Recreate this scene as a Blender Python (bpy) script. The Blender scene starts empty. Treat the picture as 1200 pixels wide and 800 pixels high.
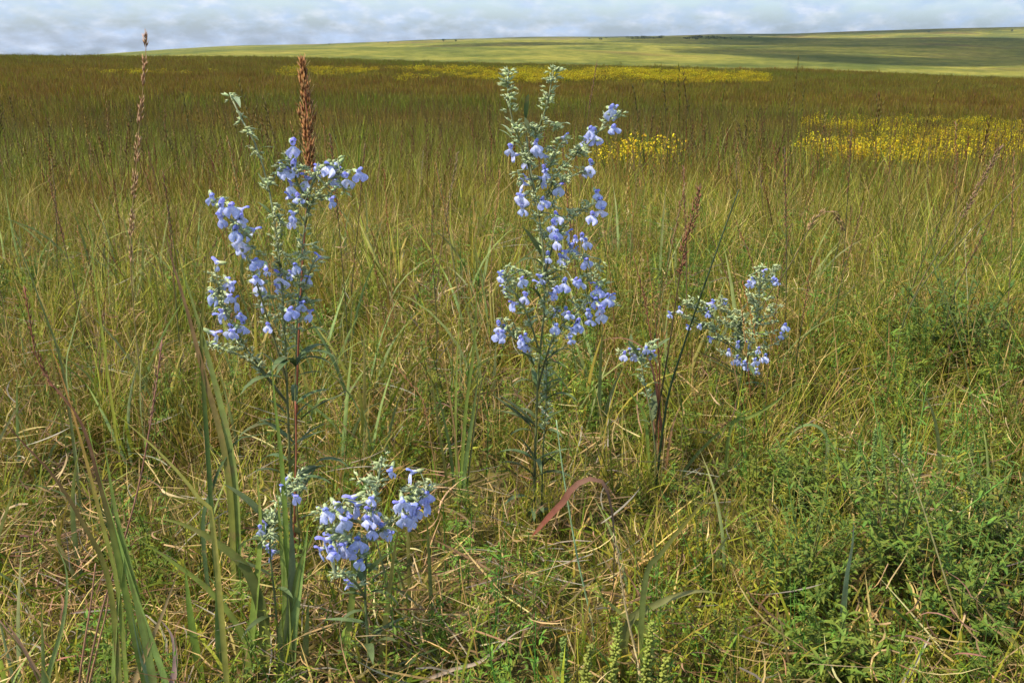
import bpy, math, random
import numpy as np
from mathutils import Vector, Matrix, noise
R = random.Random(7)
SC = bpy.context.scene
COL = SC.collection
rad = math.radians

# ------------------------------------------------------------------ camera
CAM_H = 0.8
FPX = 1200.0                                   # focal length in photo pixels (photo 1200 wide)
PITCH = math.atan(350.0 / 1200.0)              # true horizon near row 50
cd = bpy.data.cameras.new('camera'); cam = bpy.data.objects.new('camera', cd); COL.objects.link(cam)
cam.location = (0, 0, CAM_H); cam.rotation_euler = (math.pi / 2 - PITCH, 0, 0)
cd.sensor_width = 36; cd.lens = 36; cd.clip_start = 0.02; cd.clip_end = 60000
SC.camera = cam

# ------------------------------------------------------------------ light, sky, exposure
SUN_EL, SUN_AZ = rad(56), rad(-118)            # azimuth from +Y (view direction), clockwise
TO_SUN = Vector((math.sin(SUN_AZ) * math.cos(SUN_EL), math.cos(SUN_AZ) * math.cos(SUN_EL), math.sin(SUN_EL)))
sl = bpy.data.lights.new('sun', 'SUN'); sl.energy = 4.8; sl.angle = rad(0.55); sl.color = (1.0, 0.915, 0.76)
so = bpy.data.objects.new('sun', sl); COL.objects.link(so); so.rotation_euler = TO_SUN.to_track_quat('Z', 'Y').to_euler()
so.location = (-20, -10, 40)

world = bpy.data.worlds.new('World'); SC.world = world; world.use_nodes = True
nt = world.node_tree; N = nt.nodes; L = nt.links; N.clear()
def nd(t, **k):
    n = N.new(t)
    for a, b in k.items(): setattr(n, a, b)
    return n
out = nd('ShaderNodeOutputWorld'); bg = nd('ShaderNodeBackground'); bg.inputs['Strength'].default_value = 0.11
sky = nd('ShaderNodeTexSky', sky_type='NISHITA'); sky.sun_disc = False
sky.sun_elevation = SUN_EL; sky.sun_rotation = SUN_AZ; sky.dust_density = 2.0; sky.air_density = 1.0; sky.ozone_density = 1.0
tc = nd('ShaderNodeTexCoord'); sp = nd('ShaderNodeSeparateXYZ'); L.new(tc.outputs['Generated'], sp.inputs[0])
def mth(op, a, b=None, clamp=False):
    n = nd('ShaderNodeMath', operation=op); n.use_clamp = clamp
    for i, v in enumerate((a, b)):
        if v is None: continue
        if isinstance(v, (int, float)): n.inputs[i].default_value = v
        else: L.new(v, n.inputs[i])
    return n.outputs[0]
zz = mth('ADD', mth('MAXIMUM', sp.outputs['Z'], -0.15), 0.36)
cx = mth('DIVIDE', sp.outputs['X'], zz); cy = mth('DIVIDE', sp.outputs['Y'], zz)
cb = nd('ShaderNodeCombineXYZ'); L.new(cx, cb.inputs[0]); L.new(cy, cb.inputs[1])
def cnoise(scale, detail, rough, off):
    m = nd('ShaderNodeMapping'); m.inputs['Location'].default_value = off; m.inputs['Scale'].default_value = (scale, scale * .85, scale)
    L.new(cb.outputs[0], m.inputs[0])
    n = nd('ShaderNodeTexNoise'); n.inputs['Scale'].default_value = 1.0; n.inputs['Detail'].default_value = detail; n.inputs['Roughness'].default_value = rough
    L.new(m.outputs[0], n.inputs['Vector']); return n.outputs['Fac']
def ramp(fac, stops, interp='LINEAR'):
    r = nd('ShaderNodeValToRGB'); L.new(fac, r.inputs[0]); r.color_ramp.interpolation = interp
    e = r.color_ramp.elements
    while len(e) < len(stops): e.new(0.5)
    for el, (p, c) in zip(e, stops): el.position = p; el.color = (*c, 1)
    return r.outputs[0]
cov = ramp(cnoise(9.0, 9, .58, (3.1, 1.7, 0)), [(0.40, (0, 0, 0)), (0.66, (1, 1, 1))])
shade = ramp(cnoise(17, 8, .6, (9.3, 4.4, 2.0)), [(0.36, (2.95, 3.9, 5.3)), (0.48, (3.4, 4.2, 5.4)), (0.58, (4.3, 4.85, 5.7)), (0.70, (5.1, 5.4, 5.9))])
mx = nd('ShaderNodeMix', data_type='RGBA'); L.new(cov, mx.inputs['Factor']); L.new(shade, mx.inputs['B'])
tone = nd('ShaderNodeMix', data_type='RGBA', blend_type='MULTIPLY'); tone.inputs['Factor'].default_value = 1; L.new(sky.outputs[0], tone.inputs['A']); tone.inputs['B'].default_value = (1.3, 1.55, 1.95, 1)
L.new(tone.outputs['Result'], mx.inputs['A'])
L.new(mx.outputs['Result'], bg.inputs['Color']); L.new(bg.outputs[0], out.inputs['Surface'])

SC.view_settings.view_transform = 'Standard'; SC.view_settings.look = 'None'
SC.view_settings.exposure = 0.70; SC.view_settings.gamma = 1.0
SC.render.engine = 'CYCLES'
cy_ = SC.cycles
cy_.max_bounces = 6; cy_.diffuse_bounces = 3; cy_.glossy_bounces = 2; cy_.transmission_bounces = 4; cy_.transparent_max_bounces = 8
cy_.use_denoising = True

HAZE = 3.2e-5
# ------------------------------------------------------------------ terrain
PX = np.array([-500, 0, 300, 600, 900, 1200, 1700], float)      # azimuth columns, given as photo columns
def ang(y): return -(math.atan((y - 400) / FPX) + PITCH)
RR = [0.01, 3, 5, 7, 12, 25, 60, 120, 165, 300, 600, 900, 1150, 1500, 1800, 2300, 3200, 4500, 6500, 14000]
def zs(r, rows): return [CAM_H + r * math.tan(ang(y)) for y in rows]
TAB = [
    [0] * 7, [0] * 7, [-.10, -.10, -.10, -.10, -.10, -.11, -.12], [-.26, -.27, -.28, -.28, -.29, -.30, -.32],
    [-.60, -.6, -.64, -.67, -.70, -.75, -.8],
    [-1.15, -1.2, -1.3, -1.4, -1.5, -1.62, -1.7],
    [-1.2, -1.35, -1.75, -2.1, -2.35, -2.65, -2.9],
    zs(120, [66, 68.5, 71, 80, 85, 93, 98]),
    zs(165, [70, 71, 78, 90, 96, 106, 112]),
    zs(300, [100, 100, 98, 96, 100, 108, 112]),
    zs(600, [84, 82, 72, 74, 80, 86, 90]),
    zs(900, [80, 76, 61, 58, 64, 69, 72]),
    zs(1150, [80, 75, 60, 61, 68, 72, 74]),
    zs(1500, [78, 71, 54, 48.5, 53, 54, 55]),
    zs(1800, [79, 72, 56, 51, 56, 57, 57]),
    zs(2300, [78, 70, 53.5, 46.5, 44.5, 45, 44.5]),
    zs(3200, [79, 72, 57, 49, 50, 50, 48]),
    zs(4500, [76, 70, 55, 44.5, 40.0, 33.0, 30]),
    zs(6500, [76, 71, 58, 50, 45, 40, 36]),
    [-330, -260, -150, -60, -60, -60, -60]]
TAB = np.array(TAB, float); LR = np.log(np.array(RR))
def pchip_setup(x, Y):
    h = np.diff(x)[:, None]; d = np.diff(Y, axis=0) / h; m = np.zeros_like(Y)
    w1 = 2 * h[1:] + h[:-1]; w2 = h[1:] + 2 * h[:-1]
    same = d[1:] * d[:-1] > 0
    with np.errstate(divide='ignore', invalid='ignore'):
        hm = (w1 + w2) / (w1 / d[:-1] + w2 / d[1:])
    m[1:-1] = np.where(same, hm, 0); m[0] = d[0]; m[-1] = d[-1]
    return m
MT = pchip_setup(LR, TAB)
def height_np(x, y):
    r = np.hypot(x, y); a = np.arctan2(x, y)
    aa = np.abs(a); a_eff = np.where(aa > math.pi / 2, np.sign(a) * (math.pi - aa), a)
    px = 600 + 1200 * np.tan(np.clip(a_eff, -1.0, 1.0))
    px = np.clip(px, PX[0], PX[-1])
    k = np.clip(np.searchsorted(PX, px) - 1, 0, len(PX) - 2)
    t = (px - PX[k]) / (PX[k + 1] - PX[k]); t = t * t * (3 - 2 * t) * .5 + t * .5
    lr = np.clip(np.log(np.maximum(r, 0.011)), LR[0], LR[-1])
    i = np.clip(np.searchsorted(LR, lr) - 1, 0, len(LR) - 2); h = LR[i + 1] - LR[i]; s = (lr - LR[i]) / h
    def col(c):
        y0, y1, m0, m1 = TAB[i, c], TAB[i + 1, c], MT[i, c], MT[i + 1, c]
        return (2*s**3-3*s**2+1)*y0 + (s**3-2*s**2+s)*h*m0 + (-2*s**3+3*s**2)*y1 + (s**3-s**2)*h*m1
    z = col(k) * (1 - t) + col(k + 1) * t
    bump = (0.018 * np.sin(x * 5.1 + 1.3 * np.sin(y * 3.7)) * np.sin(y * 4.3 + 1.1 * np.sin(x * 2.9)))
    far = np.clip((r - 200) / 800, 0, 1) * (3.0 * np.sin(x / 140 + np.sin(y / 210)) * np.sin(y / 170 + 1.3 * np.sin(x / 260)))
    mid = np.clip((r - 5) / 20, 0, 1) * np.clip((400 - r) / 200, 0, 1) * .07 * np.sin(x / 3.1 + np.sin(y / 4.7)) * np.sin(y / 3.9 + 1.2 * np.sin(x / 5.3))
    return z + bump * np.clip(1 - r / 40, 0, 1) + far + mid
def H(x, y): return float(height_np(np.array([x], float), np.array([y], float))[0])

CP, SP = math.cos(PITCH), math.sin(PITCH)
def ray(px, py):
    u = (px - 600) / FPX; v = (py - 400) / FPX
    return Vector((u, CP - v * SP, -SP - v * CP))
def PY(px, py, Y):                               # point on the sight line at forward distance Y (metres on the ground)
    d = ray(px, py); t = Y / d.y
    return Vector((0, 0, CAM_H)) + d * t
def G(px, py, rmax=400):                         # where the sight line meets the ground
    d = ray(px, py); t = 0.5
    while t < rmax:
        p = Vector((0, 0, CAM_H)) + d * t
        if p.z < H(p.x, p.y): break
        t *= 1.01
    return Vector((0, 0, CAM_H)) + d * t

# ------------------------------------------------------------------ mesh collector
class MB:
    def __init__(s): s.v = []; s.f = []; s.c = []
    def vert(s, p, c): s.v.append((p[0], p[1], p[2])); s.c.append((c[0], c[1], c[2], 1.0)); return len(s.v) - 1
    def mesh(s, name, mat, off=None, smooth=True):
        me = bpy.data.meshes.new(name)
        v = s.v if off is None else [(a - off[0], b - off[1], c - off[2]) for a, b, c in s.v]
        me.from_pydata(v, [], s.f); me.materials.append(mat)
        a = me.color_attributes.new('Col', 'FLOAT_COLOR', 'POINT'); a.data.foreach_set('color', np.array(s.c, 'f').ravel())
        if smooth: me.polygons.foreach_set('use_smooth', [True] * len(me.polygons))
        me.update(); return me
    def build(s, name, mat, parent=None, off=None, smooth=True):
        o = bpy.data.objects.new(name, s.mesh(name, mat, off, smooth)); COL.objects.link(o)
        if parent: o.parent = parent
        return o
def lerp(a, b, t): return tuple(x + (y - x) * t for x, y in zip(a, b))
def grad(cols, t):
    if len(cols) == 1: return cols[0]
    k = min(int(t * (len(cols) - 1)), len(cols) - 2); return lerp(cols[k], cols[k + 1], t * (len(cols) - 1) - k)
def jit(c, a=.15, R=R):
    k = 1 + R.uniform(-a, a); return tuple(x * k * (1 + R.uniform(-a, a) * .3) for x in c)
def smooth_pts(pts, n):
    P = [Vector(p) for p in pts]
    if len(P) == 2: return [P[0].lerp(P[1], i / n) for i in range(n + 1)]
    P = [P[0] * 2 - P[1]] + P + [P[-1] * 2 - P[-2]]
    m = len(P) - 3; o = []
    for i in range(n + 1):
        u = i / n * m; k = min(int(u), m - 1); t = u - k
        a, b, c, d = P[k:k + 4]
        o.append(.5 * ((2 * b) + (c - a) * t + (2 * a - 5 * b + 4 * c - d) * t * t + (3 * b - a - 3 * c + d) * t ** 3))
    ac = [0.0]
    for i in range(n): ac.append(ac[-1] + (o[i + 1] - o[i]).length)
    q = []; k = 0
    for i in range(n + 1):
        s = ac[-1] * i / n
        while k < n - 1 and ac[k + 1] < s: k += 1
        q.append(o[k].lerp(o[k + 1], min(1.0, (s - ac[k]) / max(ac[k + 1] - ac[k], 1e-9))))
    return q
def ribbon(mb, pts, w, cols, face=None, fold=0.0, prof='grass', twist=0.0):
    """a leaf blade along pts (base to tip); fold > 0 gives it a keeled midrib"""
    n = len(pts) - 1; prev = None
    face = face or Vector((R.uniform(-1, 1), R.uniform(-1, 1), .3))
    for i, p in enumerate(pts):
        t = i / n
        tg = (pts[min(i + 1, n)] - pts[max(i - 1, 0)]).normalized()
        sd = tg.cross(face); sd = sd.normalized() if sd.length > 1e-4 else Vector((1, 0, 0))
        if twist: sd = Matrix.Rotation(twist * t, 3, tg) @ sd
        nm = sd.cross(tg)
        if prof == 'grass': ww = w * .5 * (0.75 + .25 * min(1, t * 4)) * max(0, 1 - max(0, (t - .35) / .65) ** 1.7)
        elif prof == 'lance': ww = w * .5 * max(0.06 if t < .99 else 0, math.sin(math.pi * min(1, t ** .75)) ** .8)
        elif prof == 'paddle': ww = w * .5 * (.12 + .88 * max(0, math.sin(math.pi * min(1, t ** 4))) ** .8) * (1 if t < .97 else .2)
        else: ww = w * .5 * (1 - t * .6)
        c = grad(cols, t)
        if i == n and ww < 1e-5:
            cur = [mb.vert(p, c)]
        elif fold: cur = [mb.vert(p - sd * ww + nm * ww * fold, c), mb.vert(p, lerp(c, (c[0]*1.15, c[1]*1.15, c[2]*1.2), .6)), mb.vert(p + sd * ww + nm * ww * fold, c)]
        else: cur = [mb.vert(p - sd * ww, c), mb.vert(p + sd * ww, c)]
        if prev:
            if len(cur) == 1:
                for a in range(len(prev) - 1): mb.f.append((prev[a], prev[a + 1], cur[0]))
            else:
                for a in range(len(prev) - 1): mb.f.append((prev[a], prev[a + 1], cur[a + 1], cur[a]))
        prev = cur
def tube(mb, pts, r0, r1, cols, sides=5, cap=True):
    n = len(pts) - 1; prev = None
    for i, p in enumerate(pts):
        t = i / n; tg = (pts[min(i + 1, n)] - pts[max(i - 1, 0)]).normalized()
        a = tg.cross(Vector((0.3, 1, 0.12))).normalized(); b = tg.cross(a)
        r = r0 + (r1 - r0) * t; c = grad(cols, t)
        cur = [mb.vert(p + (a * math.cos(2 * math.pi * k / sides) + b * math.sin(2 * math.pi * k / sides)) * r, c) for k in range(sides)]
        if prev:
            for k in range(sides): mb.f.append((prev[k], prev[(k + 1) % sides], cur[(k + 1) % sides], cur[k]))
        prev = cur
    if cap: mb.f.append(tuple(prev))
def spindle(mb, p, d, ln, r, c0, c1, sides=3):
    d = d.normalized(); a = d.cross(Vector((.31, .77, .55))).normalized(); b = d.cross(a)
    k0 = mb.vert(p, c0); ring = [mb.vert(p + d * ln * .42 + (a * math.cos(2*math.pi*k/sides) + b * math.sin(2*math.pi*k/sides)) * r, lerp(c0, c1, .5)) for k in range(sides)]
    k1 = mb.vert(p + d * ln, c1)
    for k in range(sides):
        mb.f.append((k0, ring[(k + 1) % sides], ring[k])); mb.f.append((ring[k], ring[(k + 1) % sides], k1))

# ------------------------------------------------------------------ materials
def mat_new(name):
    m = bpy.data.materials.new(name); m.use_nodes = True; m.node_tree.nodes.clear(); return m, m.node_tree.nodes, m.node_tree.links
def plant_mat(name, inst=False, trans=.3, rough=.6, spec=.18, vary=.18, hue=.02, grain=60.0, spots=0.0):
    m, n, l = mat_new(name)
    o = n.new('ShaderNodeOutputMaterial'); at = n.new('ShaderNodeAttribute'); at.attribute_name = 'Col'
    c = at.outputs['Color']
    if inst:
        ti = n.new('ShaderNodeAttribute'); ti.attribute_type = 'INSTANCER'; ti.attribute_name = 'tint'
        mu = n.new('ShaderNodeMix'); mu.data_type = 'RGBA'; mu.blend_type = 'MULTIPLY'; mu.inputs['Factor'].default_value = 1
        l.new(c, mu.inputs['A']); l.new(ti.outputs['Color'], mu.inputs['B']); c = mu.outputs['Result']
    oi = n.new('ShaderNodeObjectInfo'); mr = n.new('ShaderNodeMapRange'); l.new(oi.outputs['Random'], mr.inputs[0]); mr.inputs[3].default_value = 1 - vary; mr.inputs[4].default_value = 1 + vary
    ge = n.new('ShaderNodeNewGeometry'); nz = n.new('ShaderNodeTexNoise'); nz.inputs['Scale'].default_value = grain; nz.inputs['Detail'].default_value = 3
    l.new(ge.outputs['Position'], nz.inputs['Vector'])
    m2 = n.new('ShaderNodeMapRange'); l.new(nz.outputs['Fac'], m2.inputs[0]); m2.inputs[1].default_value = .3; m2.inputs[2].default_value = .7; m2.inputs[3].default_value = .78; m2.inputs[4].default_value = 1.22
    mm = n.new('ShaderNodeMath'); mm.operation = 'MULTIPLY'; l.new(mr.outputs[0], mm.inputs[0]); l.new(m2.outputs[0], mm.inputs[1])
    mh = n.new('ShaderNodeMapRange'); l.new(oi.outputs['Random'], mh.inputs[0]); mh.inputs[3].default_value = .5 - hue; mh.inputs[4].default_value = .5 + hue
    hs = n.new('ShaderNodeHueSaturation'); l.new(c, hs.inputs['Color']); l.new(mm.outputs[0], hs.inputs['Value']); l.new(mh.outputs[0], hs.inputs['Hue'])
    colour = hs.outputs[0]
    if spots:                                         # withered brown flecks
        n2 = n.new('ShaderNodeTexNoise'); n2.inputs['Scale'].default_value = 38; n2.inputs['Detail'].default_value = 6; n2.inputs['Roughness'].default_value = .7; l.new(ge.outputs['Position'], n2.inputs['Vector'])
        m3 = n.new('ShaderNodeMapRange'); l.new(n2.outputs['Fac'], m3.inputs[0]); m3.inputs[1].default_value = .56; m3.inputs[2].default_value = .72; m3.inputs[4].default_value = spots
        mb_ = n.new('ShaderNodeMix'); mb_.data_type = 'RGBA'; l.new(m3.outputs[0], mb_.inputs['Factor']); l.new(colour, mb_.inputs['A']); mb_.inputs['B'].default_value = (.22, .14, .06, 1); colour = mb_.outputs['Result']
    pb = n.new('ShaderNodeBsdfPrincipled'); l.new(colour, pb.inputs['Base Color']); pb.inputs['Roughness'].default_value = rough; pb.inputs['Specular IOR Level'].default_value = spec
    if trans > 0:
        tr = n.new('ShaderNodeBsdfTranslucent'); l.new(colour, tr.inputs['Color'])
        ms = n.new('ShaderNodeMixShader'); ms.inputs[0].default_value = trans; l.new(pb.outputs[0], ms.inputs[1]); l.new(tr.outputs[0], ms.inputs[2]); l.new(ms.outputs[0], o.inputs['Surface'])
    else: l.new(pb.outputs[0], o.inputs['Surface'])
    return m
M_PLANT = plant_mat('plant_tissue', spots=.75); M_INST = plant_mat('sward_tissue', True, trans=.32)
M_STEM = plant_mat('stem_tissue', trans=0, rough=.55); M_PETAL = plant_mat('petal', trans=.35, rough=.6, spec=.2, vary=.1, hue=.012, grain=500)
M_BUD = plant_mat('downy_bud', trans=.2, rough=.8, spec=.1, vary=.08, hue=.01, grain=300)

def ground_mat(name, stops, scales, bump=.3, bscale=20):
    m, n, l = mat_new(name); o = n.new('ShaderNodeOutputMaterial'); pb = n.new('ShaderNodeBsdfPrincipled'); pb.inputs['Roughness'].default_value = 1; pb.inputs['Specular IOR Level'].default_value = .05
    ge = n.new('ShaderNodeNewGeometry'); cur = None
    for (sc, det, w, st) in scales:
        nz = n.new('ShaderNodeTexNoise'); nz.inputs['Scale'].default_value = sc; nz.inputs['Detail'].default_value = det; nz.inputs['Roughness'].default_value = .6; l.new(ge.outputs['Position'], nz.inputs['Vector'])
        rp = n.new('ShaderNodeValToRGB'); l.new(nz.outputs['Fac'], rp.inputs[0]); e = rp.color_ramp.elements
        while len(e) < len(st): e.new(.5)
        for el, (p, c) in zip(e, st): el.position = p; el.color = (*c, 1)
        if cur is None: cur = rp.outputs[0]
        else:
            mx = n.new('ShaderNodeMix'); mx.data_type = 'RGBA'; mx.blend_type = 'MULTIPLY'; mx.inputs['Factor'].default_value = w; l.new(cur, mx.inputs['A']); l.new(rp.outputs[0], mx.inputs['B']); cur = mx.outputs['Result']
    l.new(cur, pb.inputs['Base Color'])
    nb = n.new('ShaderNodeTexNoise'); nb.inputs['Scale'].default_value = bscale; nb.inputs['Detail'].default_value = 6; l.new(ge.outputs['Position'], nb.inputs['Vector'])
    bp = n.new('ShaderNodeBump'); bp.inputs['Strength'].default_value = bump; bp.inputs['Distance'].default_value = 1.0 / bscale; l.new(nb.outputs['Fac'], bp.inputs['Height']); l.new(bp.outputs[0], pb.inputs['Normal'])
    l.new(pb.outputs[0], o.inputs['Surface']); return m
M_GROUND = ground_mat('soil_and_thatch', None, [
    (.05, 4, 1, [(.38, (.085, .085, .024)), (.52, (.115, .085, .03)), (.64, (.075, .085, .02))]),
    (1.3, 6, .6, [(.35, (.6, .65, .6)), (.65, (1.2, 1.15, 1.0))]), (35, 6, .7, [(.35, (.45, .4, .35)), (.6, (1.25, 1.2, 1.1))])], .8, 40)
M_HILL = ground_mat('far_grassland', None, [
    (.0035, 7, 1, [(.35, (.06, .08, .018)), (.46, (.12, .125, .026)), (.54, (.185, .172, .034)), (.66, (.14, .10, .035))]),
    (.02, 8, .8, [(.36, (.55, .66, .5)), (.6, (1.15, 1.1, 1.02))]), (.11, 8, .75, [(.38, (.5, .56, .45)), (.6, (1.2, 1.16, 1.1))])], .5, .5)

# ------------------------------------------------------------------ setting: ground and hills
def sector(name, radii, mat):
    az = np.concatenate([np.radians(np.linspace(-180, -42, 50)[:-1]), np.radians(np.linspace(-42, 42, 260)), np.radians(np.linspace(42, 180, 50)[1:-1])])
    na = len(az); X = np.outer(radii, np.sin(az)); Y = np.outer(radii, np.cos(az)); Z = height_np(X, Y)
    v = np.stack([X, Y, Z], -1).reshape(-1, 3); nr = len(radii)
    f = []
    for i in range(nr - 1):
        for j in range(na):
            k = (j + 1) % na; f.append((i * na + j, i * na + k, (i + 1) * na + k, (i + 1) * na + j))
    me = bpy.data.meshes.new(name); me.from_pydata(v.tolist(), [], f); me.materials.append(mat)
    me.polygons.foreach_set('use_smooth', [True] * len(me.polygons)); me.update()
    if me.polygons[0].normal.z < 0: me.flip_normals()
    o = bpy.data.objects.new(name, me); COL.objects.link(o); o['kind'] = 'structure'; return o
ground = sector('ground', np.geomspace(.05, 200, 130), M_GROUND); ground['label'] = 'near prairie ground of soil and dry thatch under the grass'
hills = sector('hills', np.geomspace(200, 14000, 120), M_HILL); hills['label'] = 'far rolling yellow green grassland hills up to the horizon'

# ------------------------------------------------------------------ clouds that throw the shade on the field and hills
def cloud_mat(op):
    m, n, l = mat_new('cloud'); o = n.new('ShaderNodeOutputMaterial')
    d = n.new('ShaderNodeBsdfDiffuse'); d.inputs[0].default_value = (.9, .9, .9, 1); t = n.new('ShaderNodeBsdfTranslucent'); t.inputs[0].default_value = (.9, .9, .9, 1)
    a = n.new('ShaderNodeMixShader'); a.inputs[0].default_value = .5; l.new(d.outputs[0], a.inputs[1]); l.new(t.outputs[0], a.inputs[2])
    tr = n.new('ShaderNodeBsdfTransparent'); b = n.new('ShaderNodeMixShader')
    # a cloud thins out towards its rim
    tcn = n.new('ShaderNodeTexCoord'); mp = n.new('ShaderNodeMapping'); mp.inputs['Location'].default_value = (-1, -1, 0); mp.inputs['Scale'].default_value = (2, 2, 0); l.new(tcn.outputs['Generated'], mp.inputs[0])
    ln = n.new('ShaderNodeVectorMath'); ln.operation = 'LENGTH'; l.new(mp.outputs[0], ln.inputs[0])
    nz = n.new('ShaderNodeTexNoise'); nz.inputs['Scale'].default_value = 4.5; nz.inputs['Detail'].default_value = 5; l.new(tcn.outputs['Generated'], nz.inputs['Vector'])
    ad = n.new('ShaderNodeMath'); ad.operation = 'MULTIPLY_ADD'; l.new(nz.outputs['Fac'], ad.inputs[0]); ad.inputs[1].default_value = .75; l.new(ln.outputs['Value'], ad.inputs[2])
    mr = n.new('ShaderNodeMapRange'); mr.interpolation_type = 'SMOOTHSTEP'; l.new(ad.outputs[0], mr.inputs[0]); mr.inputs[1].default_value = .98; mr.inputs[2].default_value = 1.32; mr.inputs[3].default_value = op; mr.inputs[4].default_value = 0
    l.new(mr.outputs[0], b.inputs[0]); l.new(tr.outputs[0], b.inputs[1]); l.new(a.outputs[0], b.inputs[2]); l.new(b.outputs[0], o.inputs['Surface']); return m
M_CLOUD = cloud_mat(.40); M_THICK = cloud_mat(.82); CLOUD_H = 700.0
def cloud(tx, ty, tz, sx, sy, label, seed, hh=.35, amp=.25, mat=None):
    """a flat based cumulus whose shadow falls round (tx, ty, tz)"""
    k = (CLOUD_H - tz) / TO_SUN.z; c = Vector((tx, ty, tz)) + TO_SUN * k
    import bmesh
    bm = bmesh.new(); bmesh.ops.create_icosphere(bm, subdivisions=5, radius=1)
    hgt = min(sx, sy) * hh
    for v in bm.verts:
        p = v.co.copy(); q = Vector((p.x * sx, p.y * sy, p.z * hgt)) / min(sx, sy)
        f = 1 + amp * noise.fractal(q * 1.6 + Vector((seed, 0, seed * .7)), 1.0, 2.0, 4)
        v.co = Vector((p.x * sx * f, p.y * sy * f, (p.z * hgt * f) if p.z > 0 else p.z * hgt * .12))
    for f in bm.faces: f.smooth = True
    me = bpy.data.meshes.new('cloud'); bm.to_mesh(me); bm.free(); me.materials.append(mat or M_CLOUD)
    o = bpy.data.objects.new('cloud', me); COL.objects.link(o); o.location = c; o['kind'] = 'structure'; o['label'] = label
    return o
cloud(10, 97, -1.5, 260, 103, 'long white cumulus cloud shading the near field', 1.0, .25, .05)
def az_pt(px, r): a = math.atan((px - 600) / 1200); return r * math.sin(a), r * math.cos(a)
for px_, r_, sx_, sy_, lb_, sd_ in ((1150, 2150, 760, 1300, 'broad cumulus cloud shading the far right hills', 2.3), (905, 1080, 120, 330, 'cumulus cloud shading the valley right of the middle', 3.1), (1040, 820, 110, 80, 'small cumulus cloud shading the right valley floor', 4.7),
                                     (1400, 1050, 300, 330, 'cumulus cloud shading the hills at the right edge', 5.2), (1010, 4900, 1900, 1100, 'very broad cumulus cloud over the farthest right ridge', 8.8), (330, 4600, 1100, 900, 'distant cumulus cloud over the left hills', 6.6), (600, 1350, 130, 45, 'thin cumulus cloud over the middle hill', 7.4)):
    x_, y_ = az_pt(px_, r_); cloud(x_, y_, H(x_, y_), sx_, sy_, lb_, sd_, mat=M_THICK)

# ------------------------------------------------------------------ sward variants (instanced, uncountable)
GREEN = (.125, .158, .018); YG = (.275, .255, .030); OL = (.20, .155, .026); TAN = (.46, .31, .125); BRN = (.17, .105, .05); RED = (.21, .075, .035); ORG = (.36, .15, .05)
PALE = (.55, .41, .20); LUSH = (.07, .14, .022); DKG = (.045, .075, .018); GREY = (.25, .22, .16)
VR = random.Random(11)
def pick(*pairs):
    s = sum(w for _, w in pairs); x = VR.uniform(0, s)
    for c, w in pairs:
        x -= w
        if x <= 0: return jit(c, .22, VR)
    return pairs[-1][0]
def gblade(mb, base, az, ln, lean, bend, w, c0, c1, seg=4, fold=0):
    h = Vector((math.sin(az), math.cos(az), 0)); pts = []; p = Vector(base); a = lean
    for i in range(seg + 1):
        pts.append(p.copy()); a2 = a + bend * i / seg
        p = p + (h * math.sin(a2) + Vector((0, 0, math.cos(a2)))) * (ln / seg)
    fa = VR.uniform(0, 6.28)
    ribbon(mb, pts, w, [c0, c1], face=h + Vector((math.sin(fa), math.cos(fa), 0)) * .6 + Vector((0, 0, .2)), fold=fold)
    return pts
def variant_coll(name, n, fn, mat=None):
    c = bpy.data.collections.new(name)
    for i in range(n):
        mb = MB(); fn(mb, i); o = bpy.data.objects.new(f'{name}_{i:02d}', mb.mesh(name, mat or M_INST)); c.objects.link(o)
    return c
def disc(rr):
    a = VR.uniform(0, 6.283); r = rr * math.sqrt(VR.random()); return Vector((r * math.cos(a), r * math.sin(a), 0))
def v_fine(mb, i):
    for _ in range(46):
        dry = VR.random() < .3
        c0 = pick((TAN, 2), (OL, 1), (BRN, .6)) if dry else pick((GREEN, 2), (YG, 2), (OL, 1))
        c1 = pick((TAN, 2), (PALE, 1), (RED, .25)) if dry else lerp(c0, pick((YG, 2), (GREEN, 1), (TAN, .6)), .6)
        gblade(mb, disc(.055), VR.uniform(0, 6.28), VR.uniform(.09, .26), VR.uniform(0, .5), VR.uniform(0, 1.5), VR.uniform(.0014, .003), c0, c1)
def v_tall(mb, i):
    for _ in range(15):
        c0 = pick((GREEN, 2), (OL, 1.2), (YG, 1)); c1 = lerp(c0, pick((YG, 2), (TAN, 1), ((.27, .17, .07), .4)), .6)
        gblade(mb, disc(.05), VR.uniform(0, 6.28), VR.uniform(.22, .44), VR.uniform(0, .3), VR.uniform(.1, 1.3), VR.uniform(.0025, .0048), c0, c1, 5, .3)
def v_thatch(mb, i):
    for _ in range(44):
        c = pick((TAN, 2.2), (PALE, .9), (BRN, 1.8), (GREY, .6), ((.3, .18, .09), .5)); h = VR.uniform(.0, .09); p = disc(.1) + Vector((0, 0, h)); az = VR.uniform(0, 6.28); a = VR.uniform(1.1, 1.8); pts = []
        ln = VR.uniform(.05, .15); cv = VR.uniform(-1.6, 1.6); dp = VR.uniform(-.6, .6)
        for k in range(5):
            pts.append(p.copy()); az += cv / 5; a += dp / 5
            p = p + Vector((math.sin(az) * math.sin(a), math.cos(az) * math.sin(a), math.cos(a))) * ln / 5
            p.z = max(p.z, .003)
        ribbon(mb, pts, VR.uniform(.0009, .0026), [c, jit(c, .2, VR)], face=Vector((VR.uniform(-1, 1), VR.uniform(-1, 1), 1)), twist=VR.uniform(-2, 2))
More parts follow.
